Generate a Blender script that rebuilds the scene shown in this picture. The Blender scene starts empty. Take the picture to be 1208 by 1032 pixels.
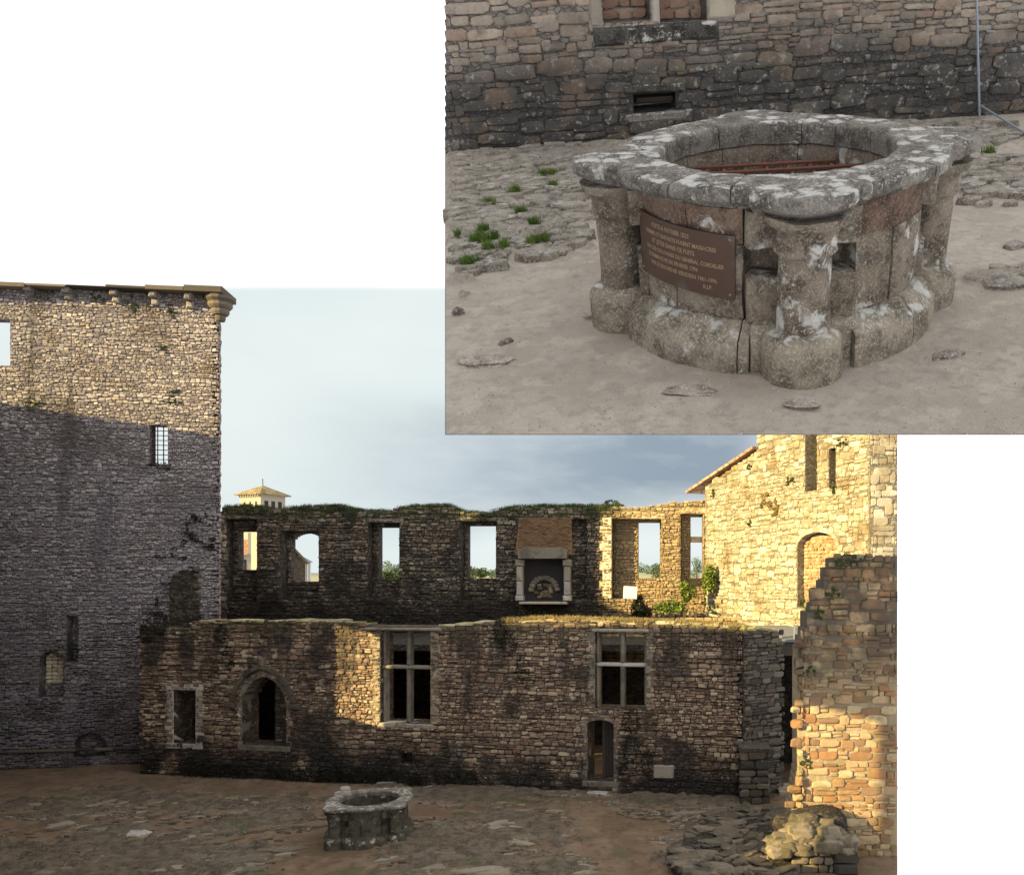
import bpy, bmesh, math, random
import numpy as np
from mathutils import Matrix, Vector, noise
random.seed(7); RNG = np.random.default_rng(7)
SC = bpy.context.scene; COL = SC.collection
R = math.radians

# ------------------------------------------------------------------ camera, world, sun, exposure
PX, PY, F, HC = 800.0, 675.0, 1000.0, 7.65        # principal point and focal length of the 1208 px wide photograph
cam = bpy.data.cameras.new('camera'); cam_o = bpy.data.objects.new('camera', cam); COL.objects.link(cam_o)
cam_o.location = (0, 0, HC); cam_o.rotation_euler = (R(90), 0, 0)
cam.sensor_width = 36; cam.lens = F / 1208 * 36
cam.shift_x = (604 - PX) / 1208; cam.shift_y = (PY - 516) / 1208
cam.clip_start = .05; cam.clip_end = 3000
SC.camera = cam_o
SUN_AZ, SUN_EL = R(55), R(18)
world = bpy.data.worlds.new('World'); SC.world = world; world.use_nodes = True
sun = bpy.data.lights.new('sun', 'SUN'); sun.energy = 5.0; sun.angle = R(.5); sun.color = (1, .76, .34)
sun_o = bpy.data.objects.new('sun', sun); COL.objects.link(sun_o)
sdir = Vector((math.sin(SUN_AZ) * math.cos(SUN_EL), math.cos(SUN_AZ) * math.cos(SUN_EL), -math.sin(SUN_EL)))
sun_o.rotation_euler = sdir.to_track_quat('-Z', 'Y').to_euler(); sun_o.location = (-30, -20, 30)
SC.view_settings.view_transform = 'Standard'; SC.view_settings.look = 'None'
SC.view_settings.exposure = 1.35; SC.view_settings.gamma = 1; SC.view_settings.use_curve_mapping = False
SC.render.engine = 'CYCLES'
SC.cycles.max_bounces = 4; SC.cycles.diffuse_bounces = 3; SC.cycles.glossy_bounces = 1; SC.cycles.caustics_reflective = False

class NB:
    """small node builder"""
    def __init__(s, tree): s.t = tree; s.n = tree.nodes; s.l = tree.links
    def put(s, sock, v):
        if v is None: return
        if isinstance(v, bpy.types.NodeSocket): s.l.new(v, sock)
        elif isinstance(v, (tuple, list)) and len(v) == 3 and sock.type == 'RGBA': sock.default_value = (*v, 1)
        else: sock.default_value = v
    def m(s, op, a, b=None, c=None, clamp=False):
        n = s.n.new('ShaderNodeMath'); n.operation = op; n.use_clamp = clamp
        for i, v in enumerate((a, b, c)): s.put(n.inputs[i], v)
        return n.outputs[0]
    def vm(s, op, a, b=None):
        n = s.n.new('ShaderNodeVectorMath'); n.operation = op
        s.put(n.inputs[0], a); s.put(n.inputs[1], b)
        return n.outputs['Value'] if op in ('DOT_PRODUCT', 'LENGTH') else n.outputs[0]
    def mix(s, f, a, b, mode='MIX'):
        n = s.n.new('ShaderNodeMix'); n.data_type = 'RGBA'; n.blend_type = mode
        s.put(n.inputs[0], f); s.put(n.inputs[6], a); s.put(n.inputs[7], b); return n.outputs[2]
    def smooth(s, v, a, b):
        n = s.n.new('ShaderNodeMapRange'); n.interpolation_type = 'SMOOTHSTEP'
        s.put(n.inputs[0], v); n.inputs[1].default_value = a; n.inputs[2].default_value = b; return n.outputs[0]
    def noise(s, vec, scale, detail=3, rough=.55, dist=0):
        n = s.n.new('ShaderNodeTexNoise'); s.put(n.inputs['Vector'], vec); n.inputs['Scale'].default_value = scale
        n.inputs['Detail'].default_value = detail; n.inputs['Roughness'].default_value = rough
        n.inputs['Distortion'].default_value = dist; return n.outputs[0]
    def vor(s, vec, scale, feature='F1', out='Distance'):
        n = s.n.new('ShaderNodeTexVoronoi'); n.feature = feature; s.put(n.inputs['Vector'], vec)
        n.inputs['Scale'].default_value = scale; return n.outputs[out]
    def ramp(s, v, stops, interp='LINEAR'):
        n = s.n.new('ShaderNodeValToRGB'); s.put(n.inputs[0], v); r = n.color_ramp; r.interpolation = interp
        r.elements[0].position = stops[0][0]; r.elements[0].color = (*stops[0][1], 1)
        r.elements[1].position = stops[-1][0]; r.elements[1].color = (*stops[-1][1], 1)
        for p, c in stops[1:-1]:
            e = r.elements.new(p); e.color = (*c, 1)
        return n.outputs[0]

def _nc(self, vec, scale):
    n = self.n.new('ShaderNodeTexNoise'); self.put(n.inputs['Vector'], vec); n.inputs['Scale'].default_value = scale; n.inputs['Detail'].default_value = 2
    return n.outputs['Color']
NB.n_noisecol = _nc
def build_world():
    b = NB(world.node_tree); b.n.clear()
    sky = b.n.new('ShaderNodeTexSky'); sky.sky_type = 'NISHITA'; sky.sun_disc = False
    sky.sun_elevation = SUN_EL; sky.sun_rotation = math.pi + SUN_AZ
    tc = b.n.new('ShaderNodeTexCoord').outputs['Generated']
    sp = b.n.new('ShaderNodeSeparateXYZ'); b.put(sp.inputs[0], tc); x, y, z = sp.outputs
    el = b.m('DIVIDE', z, b.m('SQRT', b.m('ADD', b.m('MULTIPLY', x, x), b.m('MULTIPLY', y, y))))
    az = b.m('DIVIDE', x, b.m('MAXIMUM', y, .02))
    st = b.n.new('ShaderNodeMapping'); st.inputs['Scale'].default_value = (1.0, 1.0, 3.2); b.put(st.inputs[0], tc)
    rise = b.m('DIVIDE', z, b.m('MAXIMUM', y, .02))
    n1 = b.noise(st.outputs[0], 2.6, 4, .5, .3); n2 = b.noise(st.outputs[0], 7, 4, .55)
    # a bank of thin blue grey cloud cut off along an image row, the page's white drawn as overcast above and around it
    wob = b.m('ADD', b.m('MULTIPLY', b.m('SUBTRACT', n2, .5), .006), rise)
    up = b.m('SUBTRACT', 1.0, b.smooth(wob, .331, .345))
    low = b.smooth(el, -.03, .0)
    rt = b.m('SUBTRACT', 1.0, b.smooth(az, .05, .2))
    fr = b.smooth(y, .1, .45)
    bank = b.m('MULTIPLY', b.m('MULTIPLY', up, low), b.m('MULTIPLY', rt, fr))
    dens = b.m('SUBTRACT', 1.0, b.smooth(b.m('ABSOLUTE', b.m('SUBTRACT', b.m('ADD', el, b.m('MULTIPLY', b.m('SUBTRACT', n1, .5), .10)), .128)), .02, .10))
    side = b.m('ADD', b.m('MULTIPLY', b.smooth(az, -.52, -.12), .95), .05)
    dens = b.m('MULTIPLY', dens, side)
    n3 = b.noise(st.outputs[0], 14, 6, .6, .4)
    dens = b.m('MULTIPLY', dens, b.m('ADD', .35, b.m('ADD', b.m('MULTIPLY', n2, .8), b.m('MULTIPLY', n3, .5))))
    base = b.mix(b.smooth(n1, .35, .7), (3.3, 3.58, 3.52), (3.0, 3.34, 3.36))
    blue = b.mix(b.smooth(az, -.3, 0), (1.8, 2.1, 2.35), (1.2, 1.48, 1.78))
    bankc = b.mix(dens, base, blue)
    cl = b.mix(bank, (5.3, 5.25, 5.35), bankc)
    bg = b.n.new('ShaderNodeBackground'); b.put(bg.inputs[0], b.mix(.99, sky.outputs[0], cl)); bg.inputs[1].default_value = .1
    out = b.n.new('ShaderNodeOutputWorld'); b.l.new(bg.outputs[0], out.inputs[0])
build_world()

# ------------------------------------------------------------------ materials
def new_mat(name):
    m = bpy.data.materials.new(name); m.use_nodes = True; b = NB(m.node_tree); b.n.clear()
    p = b.n.new('ShaderNodeBsdfPrincipled'); o = b.n.new('ShaderNodeOutputMaterial'); b.l.new(p.outputs[0], o.inputs[0])
    p.inputs['Roughness'].default_value = .93; p.inputs['Specular IOR Level'].default_value = .25
    return m, b, p
def bump(b, p, h, s=.5, d=.02):
    n = b.n.new('ShaderNodeBump'); n.inputs['Strength'].default_value = s; n.inputs['Distance'].default_value = d
    b.put(n.inputs['Height'], h); b.l.new(n.outputs[0], p.inputs['Normal'])
def rnd_piece(b):
    g = b.n.new('ShaderNodeNewGeometry'); o = b.n.new('ShaderNodeObjectInfo')
    return b.m('FRACT', b.m('ADD', b.m('MULTIPLY', g.outputs['Random Per Island'], 1.0), o.outputs['Random'])), g.outputs['Position']

def stone_mat(name, cols, scale=1.0, stains_and_light=(), rough_bump=.6, cellular=0, vary=.5):
    """cols: palette picked piece by piece.  stains: (colour, axis vector, from, to, strength, noise scale, low, high)
    strength grows where axis.position goes from 'from' to 'to' and a noise passes 'low..high'."""
    m, b, p = new_mat(name)
    r, pos = rnd_piece(b)
    if cellular:
        st = b.n.new('ShaderNodeMapping'); st.inputs['Scale'].default_value = (1, 1, 1.9)
        b.put(st.inputs[0], pos)
        wn = b.n.new('ShaderNodeTexWhiteNoise'); wn.noise_dimensions = '3D'
        c = b.vor(st.outputs[0], cellular, 'F1', 'Color'); b.put(wn.inputs[0], c); r = wn.outputs[0]
        edge = b.vor(st.outputs[0], cellular, 'DISTANCE_TO_EDGE')
    n = len(cols)
    col = b.ramp(r, [(i / n, c) for i, c in enumerate(cols)] + [(1, cols[-1])], 'CONSTANT' if n > 4 else 'LINEAR')
    f = b.noise(pos, 9 * scale, 5, .65); g = b.noise(pos, 55 * scale, 3, .7)
    k = b.m('ADD', 1 - vary * .75, b.m('MULTIPLY', b.m('ADD', b.m('MULTIPLY', f, .9), b.m('MULTIPLY', g, .6)), vary))
    col = b.mix(1.0, col, k, 'MULTIPLY')
    if cellular:
        col = b.mix(b.smooth(edge, .0, .07), (cols[0][0] * .45, cols[0][1] * .45, cols[0][2] * .45), col)
    for (sc, ax, a0, a1, st_, ns, lo, hi) in stains_and_light:
        if ns < 0:
            mp = b.n.new('ShaderNodeMapping'); mp.inputs['Scale'].default_value = (1, 1, .12); b.put(mp.inputs[0], pos); ns = -ns; w = b.noise(mp.outputs[0], ns, 5, .6)
        else: w = b.noise(pos, ns, 6, .62)
        q = b.smooth(w, lo, hi)
        if ax is not None:
            t = b.vm('DOT_PRODUCT', pos, ax)
            t = b.m('ADD', t, b.m('MULTIPLY', b.m('SUBTRACT', b.noise(pos, ns * .6 + .3, 4), .5), abs(a1 - a0) * 1.2))
            q = b.m('MULTIPLY', q, b.smooth(t, a0, a1) if a0 < a1 else b.m('SUBTRACT', 1.0, b.smooth(t, a1, a0)))
        col = b.mix(b.m('MULTIPLY', q, st_), col, sc)
    b.put(p.inputs['Base Color'], col)
    h = b.m('ADD', b.m('MULTIPLY', f, 1.0), b.m('MULTIPLY', g, .4))
    if cellular: h = b.m('ADD', h, b.m('MULTIPLY', b.smooth(edge, 0, .12), 2.5))
    bump(b, p, h, rough_bump, (.03 if scale < 2 else .07) / scale)
    return m

UP = (0, 0, 1)
BLK = (.022, .020, .018); MOSS = (.07, .09, .025); YEL = (.34, .22, .05); WHT = (.55, .54, .50)
def shade(c, k): return tuple(min(.9, v * k) for v in c)
court_cols = [(.24, .165, .11), (.30, .215, .14), (.18, .125, .09), (.37, .285, .19), (.25, .155, .105), (.31, .23, .165), (.14, .105, .085), (.42, .345, .235)]
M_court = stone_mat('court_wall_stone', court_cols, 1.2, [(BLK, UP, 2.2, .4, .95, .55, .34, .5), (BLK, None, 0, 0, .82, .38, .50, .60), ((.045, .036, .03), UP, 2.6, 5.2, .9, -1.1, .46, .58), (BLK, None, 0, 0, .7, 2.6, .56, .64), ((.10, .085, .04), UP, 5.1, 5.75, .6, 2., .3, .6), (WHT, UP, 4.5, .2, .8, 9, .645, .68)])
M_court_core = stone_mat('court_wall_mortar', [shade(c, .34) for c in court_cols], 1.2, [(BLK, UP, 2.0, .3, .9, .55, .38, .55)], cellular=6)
tow_cols = [(.29, .255, .255), (.36, .328, .31), (.23, .205, .215), (.44, .405, .37), (.32, .28, .265), (.38, .335, .305), (.19, .168, .175)]
M_tower = stone_mat('tower_stone', tow_cols, 1.2, [((.24, .165, .05), UP, 13.5, 16.0, .55, 1.6, .54, .66), (BLK, None, 0, 0, .6, -.8, .54, .66), ((.12, .095, .08), None, 0, 0, .6, .35, .5, .62), ((.055, .042, .035), UP, 6.0, 1.0, .8, .5, .36, .60), ((.27, .245, .275), UP, 13, 10, .5, .6, .3, .6)])  # mauve below the sunlit top: tint of shade put into the stone
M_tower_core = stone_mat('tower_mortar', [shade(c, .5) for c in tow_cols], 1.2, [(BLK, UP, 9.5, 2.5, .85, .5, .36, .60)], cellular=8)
up_cols = [(.17, .14, .10), (.24, .20, .15), (.11, .095, .07), (.30, .25, .19), (.20, .145, .10), (.09, .08, .065)]
M_upper = stone_mat('hall_wall_stone', up_cols, 1.2, [(MOSS, UP, 9.8, 10.7, .7, 1.6, .4, .6), (BLK, UP, 7.4, 5.6, .93, .9, .2, .45), (BLK, None, 0, 0, .75, .6, .50, .6), ((.40, .30, .16), (1, 0, 0), -3.9, -2.4, .85, 6, .1, .5)])  # black low part and golden right end: gloom and sunlight put into colour
M_upper_core = stone_mat('hall_wall_mortar', [shade(c, .35) for c in up_cols], 1.2, [(MOSS, UP, 9.9, 10.6, .7, 1.6, .35, .55), ((.34, .26, .15), (1, 0, 0), -3.6, -2.4, .8, 6, .1, .5)], cellular=6)  # golden right end: sunlight put into the mortar colour
gold_cols = [(.33, .29, .205), (.39, .35, .26), (.28, .235, .155), (.45, .42, .33), (.33, .275, .18), (.36, .325, .24)]
M_gold = stone_mat('range_wall_stone', gold_cols, 1.0, [((.15, .11, .05), None, 0, 0, .75, .7, .52, .66), ((.17, .125, .05), UP, 8.5, 12, .6, 1.8, .46, .6), ((.11, .09, .05), None, 0, 0, .7, 3.5, .60, .70)], vary=.6)
M_gold_core = stone_mat('range_wall_mortar', [shade(c, .62) for c in gold_cols], 1.0, [((.14, .105, .05), None, 0, 0, .7, .7, .52, .66)], vary=.5, cellular=6)
ruin_cols = [(.28, .17, .085), (.34, .235, .13), (.23, .13, .065), (.37, .27, .155), (.28, .15, .07), (.40, .31, .18), (.21, .13, .075)]
M_ruin = stone_mat('ruin_wall_stone', ruin_cols, .8, [((.07, .055, .04), UP, 4.1, 5.2, .8, 1.6, .30, .56), ((.15, .13, .05), None, 0, 0, .5, 2.4, .52, .64), (MOSS, UP, 2.0, .4, .4, 2.5, .5, .6)], vary=.5)  # dark upper half: shade above the sun line put into the colour
M_ruin_core = stone_mat('ruin_wall_mortar', [(.30, .245, .155), (.35, .29, .19), (.25, .195, .12)], .8, [((.07, .06, .05), UP, 4.4, 6.2, .85, 1.6, .3, .5)], vary=.5)  # upper mortar darkened likewise, its shade is in the colour
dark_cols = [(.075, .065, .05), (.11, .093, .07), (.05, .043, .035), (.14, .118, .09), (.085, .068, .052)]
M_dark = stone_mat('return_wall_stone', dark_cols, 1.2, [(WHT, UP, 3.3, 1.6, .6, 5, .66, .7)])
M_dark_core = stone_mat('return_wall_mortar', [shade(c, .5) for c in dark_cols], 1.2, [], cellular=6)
M_ashlar = stone_mat('ashlar', [(.33, .30, .23), (.40, .36, .28), (.28, .25, .20)], 1.2, [((.10, .10, .07), None, 0, 0, .5, 3, .5, .62)])
M_ashlar_pale = stone_mat('pale_ashlar', [(.46, .43, .38), (.38, .35, .31), (.52, .48, .42)], 1.2, [((.18, .16, .13), None, 0, 0, .5, 4, .5, .62)])
M_quoin = stone_mat('quoin_stone', [(.62, .55, .38), (.70, .62, .45), (.55, .47, .32)], 1.2, [((.40, .28, .10), None, 0, 0, .6, 3, .5, .62)])
M_brick = stone_mat('hood_brick', [(.15, .09, .05), (.19, .12, .06), (.12, .075, .045)], 1.2, [])
M_slate = stone_mat('slate', [(.16, .17, .19), (.22, .23, .25), (.12, .13, .14)], 2, [])
M_iron = stone_mat('dark_iron', [(.03, .03, .03), (.035, .03, .03)], 2, [])
M_rust = stone_mat('rusty_iron', [(.20, .085, .06), (.16, .07, .05)], 3, [])
M_zinc = stone_mat('galvanised_steel', [(.24, .28, .33), (.26, .30, .35)], 3, [], rough_bump=.05, vary=.2)
M_white = stone_mat('white_board', [(.66, .65, .64), (.62, .61, .60)], 3, [], rough_bump=.02, vary=.1)
M_cream = stone_mat('cream_render', [(.34, .30, .225), (.31, .27, .20)], .5, [], rough_bump=.1, vary=.25)
M_tile = stone_mat('roof_tile', [(.40, .22, .13), (.34, .20, .12), (.44, .27, .17)], 1, [], cellular=1.6)
M_tile_b = stone_mat('ochre_roof_tile', [(.23, .18, .085), (.18, .14, .065), (.28, .215, .11)], 1, [], cellular=1.2)
M_darkfill = stone_mat('dark_opening', [(.02, .02, .02), (.03, .03, .03)], 1, [])  # near black fill standing in for the unlit inside of openings
M_wood = stone_mat('old_wood', [(.05, .042, .034), (.075, .06, .048)], 3, [])

def leaf_mat(name, cols):
    m, b, p = new_mat(name); r, pos = rnd_piece(b)
    n = b.noise(pos, 1.5, 3)
    c = b.ramp(r, [(0, cols[0]), (.5, cols[1]), (1, cols[2])])
    b.put(p.inputs['Base Color'], b.mix(b.smooth(n, .35, .65), c, cols[0])); p.inputs['Roughness'].default_value = .7
    return m
M_leaf = leaf_mat('green_leaf', [(.035, .055, .018), (.06, .09, .028), (.10, .13, .04)])
M_leafdark = leaf_mat('dark_ivy', [(.012, .014, .009), (.022, .022, .014), (.035, .032, .02)])
M_leaflit = leaf_mat('bright_leaf', [(.10, .15, .02), (.16, .22, .03), (.22, .26, .05)])
M_dry = leaf_mat('dry_grass', [(.22, .16, .06), (.30, .23, .09), (.16, .15, .05)])
M_far = leaf_mat('distant_leaf', [(.10, .16, .14), (.14, .20, .15), (.19, .24, .14)])

def attr_ground(name, dirt, rock, fine, pebbles=True, moss=None):
    """bare earth and rock told apart by the mesh attribute 'rock'"""
    m, b, p = new_mat(name); g = b.n.new('ShaderNodeNewGeometry'); pos = g.outputs['Position']
    a = b.n.new('ShaderNodeAttribute'); a.attribute_name = 'rock'; rk = a.outputs['Fac']
    n0 = b.noise(pos, .45 * fine, 5, .6); n1 = b.noise(pos, 3 * fine, 5, .65); n2 = b.noise(pos, 24 * fine, 4, .75); n3 = b.noise(pos, 90 * fine, 2, .8)
    d = b.mix(b.smooth(n0, .38, .62), dirt[0], dirt[1]); d = b.mix(b.smooth(n1, .45, .7), d, dirt[2]); d = b.mix(b.m('MULTIPLY', b.smooth(b.noise(pos, 1.3 * fine, 6, .7), .52, .62), .5), d, shade(dirt[1], 1.22)); d = b.mix(b.m('MULTIPLY', b.smooth(b.noise(pos, 46 * fine, 3, .8), .54, .64), .45), d, shade(dirt[0], .6))
    if pebbles: d = b.mix(b.m('MULTIPLY', b.smooth(n3, .60, .72), .5), d, shade(dirt[1], 1.9)); d = b.mix(b.m('MULTIPLY', b.smooth(n2, .5, .3), .35), d, shade(dirt[0], .5))
    k = b.mix(b.smooth(n1, .4, .62), rock[0], rock[1]); k = b.mix(b.m('MULTIPLY', b.smooth(n2, .52, .66), .7), k, rock[2])
    mp = b.n.new('ShaderNodeMapping'); mp.vector_type = 'TEXTURE'; mp.inputs['Rotation'].default_value = (0, 0, .45); mp.inputs['Scale'].default_value = (2.6, 1, 1)
    b.put(mp.inputs[0], b.vm('ADD', pos, b.mix(1.0, b.n_noisecol(pos, 1.5 * fine), (.5 / fine, .5 / fine, .5 / fine), 'MULTIPLY')))
    cr = b.vor(mp.outputs[0], 2.4 * fine, 'DISTANCE_TO_EDGE')
    k = b.mix(b.m('MULTIPLY', b.m('MULTIPLY', b.smooth(cr, .035, .0), .75), b.smooth(n0, .42, .58)), k, shade(rock[0], .25))
    col = b.mix(b.smooth(b.m('ADD', rk, b.m('MULTIPLY', b.m('SUBTRACT', n2, .5), .35)), .42, .58), d, k)
    if moss: col = b.mix(b.m('MULTIPLY', b.smooth(b.noise(pos, .8 * fine, 5, .6), .55, .66), .6), col, moss)
    b.put(p.inputs['Base Color'], col)
    bump(b, p, b.m('ADD', b.m('MULTIPLY', n1, 1.5), b.m('ADD', b.m('ADD', n2, b.m('MULTIPLY', b.m('MULTIPLY', b.smooth(cr, .0, .06), rk), .8)), b.m('MULTIPLY', n3, .5))), .7, .04 / fine)
    return m
M_ground = attr_ground('court_earth', [(.17, .112, .068), (.23, .16, .105), (.11, .078, .05)], [(.155, .122, .086), (.085, .066, .045), (.29, .245, .185)], 1, moss=(.07, .085, .03))
M_gravel = attr_ground('gravel_earth', [(.36, .32, .265), (.43, .385, .325), (.31, .28, .24)], [(.33, .295, .245), (.22, .20, .165), (.47, .435, .38)], 4)

def lichen_mat(name, cols, amount=.0, white=(.62, .62, .58), scale=1.0):
    m, b, p = new_mat(name); r, pos = rnd_piece(b)
    g = b.n.new('ShaderNodeNewGeometry'); 
    base = b.ramp(r, [(0, cols[0]), (.5, cols[1]), (1, cols[2])])
    n1 = b.noise(pos, 7 * scale, 5, .65); n2 = b.noise(pos, 60 * scale, 4, .8); n3 = b.noise(pos, 160 * scale, 2, .8)
    c = b.mix(b.smooth(n1, .38, .64), base, shade(cols[0], .38))
    c = b.mix(b.m('MULTIPLY', b.smooth(n2, .5, .62), .6), c, shade(cols[1], 1.7))
    c = b.mix(b.m('MULTIPLY', b.smooth(n3, .57, .7), .75), c, shade(cols[2], 2.0))
    c = b.mix(b.m('MULTIPLY', b.smooth(n3, .43, .32), .65), c, shade(cols[0], .3))
    # crusts of pale lichen: round spots gathered in patches, more on the upper faces
    warp = b.vm('ADD', pos, b.mix(1.0, b.n_noisecol(pos, 9 * scale), (.16, .16, .16), 'MULTIPLY'))
    v = b.vor(warp, 9 * scale); v2 = b.vor(warp, 38 * scale)
    up = b.vm('DOT_PRODUCT', g.outputs['Normal'], (0, -.61, .79))
    patch = b.m('ADD', b.noise(pos, 4.2 * scale, 4, .6), b.m('MULTIPLY', b.smooth(up, .5, .95), .11))
    patch = b.m('ADD', patch, amount)
    s1 = b.m('MULTIPLY', b.smooth(patch, .575, .64), b.smooth(b.m('ADD', v, b.m('MULTIPLY', b.m('SUBTRACT', n2, .5), .6)), .52, .36))
    s2 = b.m('MULTIPLY', b.smooth(patch, .53, .62), b.m('MULTIPLY', b.smooth(v2, .34, .26), .75))
    s = b.m('MAXIMUM', s1, s2)
    wc = b.mix(b.smooth(n2, .35, .65), shade(white, .68), white)
    c = b.mix(b.m('MULTIPLY', s, .9), c, wc)
    b.put(p.inputs['Base Color'], c)
    bump(b, p, b.m('ADD', b.m('MULTIPLY', n1, 1.2), b.m('ADD', b.m('MULTIPLY', n2, .8), b.m('ADD', b.m('MULTIPLY', n3, .6), b.m('MULTIPLY', s, .5)))), .8, .012)
    return m
M_well = lichen_mat('well_granite', [(.185, .155, .12), (.23, .195, .15), (.20, .17, .135)], .02)
M_well_red = lichen_mat('reddish_well_granite', [(.15, .10, .075), (.19, .135, .10), (.16, .115, .085)], -.05)
M_well_pale = lichen_mat('pale_well_granite', [(.27, .24, .185), (.31, .275, .215), (.25, .22, .175)], -.02)
M_rim = lichen_mat('well_rim_granite', [(.175, .16, .14), (.215, .195, .17), (.155, .145, .125)], .012, (.62, .62, .58))

# ------------------------------------------------------------------ object helpers
def prop(o, label=None, cat=None, group=None, kind=None):
    if label: o['label'] = label
    if cat: o['category'] = cat
    if group: o['group'] = group
    if kind: o['kind'] = kind
    return o
def mesh_obj(name, verts, faces, m, parent=None, smooth=False, mw=None):
    me = bpy.data.meshes.new(name); me.from_pydata([tuple(v) for v in verts], [], [tuple(f) for f in faces]); me.update()
    if m: me.materials.append(m)
    if smooth: me.shade_smooth()
    o = bpy.data.objects.new(name, me); COL.objects.link(o)
    if parent: o.parent = parent
    if mw is not None: o.matrix_local = mw
    return o
def empty(name, mw=None):
    o = bpy.data.objects.new(name, None); COL.objects.link(o); o.empty_display_size = .2
    if mw is not None: o.matrix_world = mw
    return o
class MB:
    def __init__(s): s.v = []; s.f = []
    def add(s, vs, fs):
        k = len(s.v); s.v += [tuple(v) for v in vs]; s.f += [tuple(i + k for i in f) for f in fs]; return s
    def box(s, x0, x1, y0, y1, z0, z1):
        return s.add([(x0, y0, z0), (x1, y0, z0), (x1, y1, z0), (x0, y1, z0), (x0, y0, z1), (x1, y0, z1), (x1, y1, z1), (x0, y1, z1)],
                     [(0, 3, 2, 1), (4, 5, 6, 7), (0, 1, 5, 4), (1, 2, 6, 5), (2, 3, 7, 6), (3, 0, 4, 7)])
    def block(s, x0, x1, y0, y1, z0, z1, bev=.02, jit=.008):
        """a dressed block: front edge (-y) chamfered, corners slightly off"""
        j = lambda: random.uniform(-jit, jit)
        v = []
        for (y, i) in ((y1, 0), (y0 + bev, 0), (y0, bev)):
            for (x, z) in ((x0 + i, z0 + i), (x1 - i, z0 + i), (x1 - i, z1 - i), (x0 + i, z1 - i)):
                v.append((x + j(), y + j(), z + j()))
        f = [(0, 1, 2, 3), (11, 10, 9, 8)]
        for k in (0, 4):
            for a in range(4):
                c = (a + 1) % 4; f.append((k + a, k + 4 + a, k + 4 + c, k + c))
        return s.add(v, f)
    def tube(s, p, q, r, n=8):
        p, q = Vector(p), Vector(q); d = (q - p).normalized(); a = d.orthogonal().normalized(); c = d.cross(a)
        k = len(s.v)
        for e in (p, q):
            for i in range(n):
                t = 2 * math.pi * i / n; s.v.append(tuple(e + (a * math.cos(t) + c * math.sin(t)) * r))
        for i in range(n): j = (i + 1) % n; s.f.append((k + i, k + j, k + n + j, k + n + i))
        s.f.append(tuple(k + n - 1 - i for i in range(n))); s.f.append(tuple(k + n + i for i in range(n))); return s
    def build(s, name, m, parent=None, smooth=False, mw=None): return mesh_obj(name, s.v, s.f, m, parent, smooth, mw)

def at(px, py, Y): return Vector(((px - PX) / F * Y, Y, HC + (PY - py) / F * Y))
def ground_at(px, py, z=0): return at(px, py, (HC - z) * F / (py - PY))

# unit rubble stones: 8 sided pillows, back on y=0, front towards y=-1
def unit_stone(rng, n=8, square=.72):
    """a roughly squared stone: rectangle with knocked off corners, flat broken face"""
    c = [(-.5, -.5), (.5, -.5), (.5, .5), (-.5, .5)]
    c = [(x + rng.uniform(-.07, .05) * np.sign(x), z + rng.uniform(-.12, .04) * np.sign(z)) for x, z in c]
    base = []
    for i in range(4):
        p, q, r = np.array(c[i - 1]), np.array(c[i]), np.array(c[(i + 1) % 4])
        k1, k2 = rng.uniform(.06, .30, 2)
        if n == 6 and i % 2: base.append(q * .97); continue
        base.append(q + (p - q) * k1); base.append(q + (r - q) * k2)
    base = [tuple(b) for b in base]; n = len(base)
    tilt = rng.uniform(-.5, .5, 2); v = []
    for (y, k) in ((.5, 1.0), (-.62, 1.0), (-1.0, .88)):
        for (x, z) in base:
            v.append((x * k, y + (rng.uniform(-.15, .15) + tilt[0] * x + tilt[1] * z if y < 0 else 0), z * (k if y > -1 else .84)))
    f = []
    for a in (0, n):
        for i in range(n):
            j = (i + 1) % n; f.append((a + i, a + n + i, a + n + j, a + j))
    v.append((rng.uniform(-.2, .2), -1.18, rng.uniform(-.2, .2))); c_ = 3 * n
    for i in range(n): f.append((2 * n + i, c_, 2 * n + (i + 1) % n))
    return np.array(v), f
U8 = [unit_stone(RNG) for _ in range(14)]
U6 = [unit_stone(RNG, 6, .8) for _ in range(10)]
_shared = {}
def shared_stone(i, m, U=U8, name='stone'):
    k = (i, m.name, id(U), name)
    if k not in _shared:
        me = bpy.data.meshes.new(name); me.from_pydata([tuple(p) for p in U[i][0]], [], U[i][1]); me.materials.append(m); _shared[k] = me
    return _shared[k]

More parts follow.
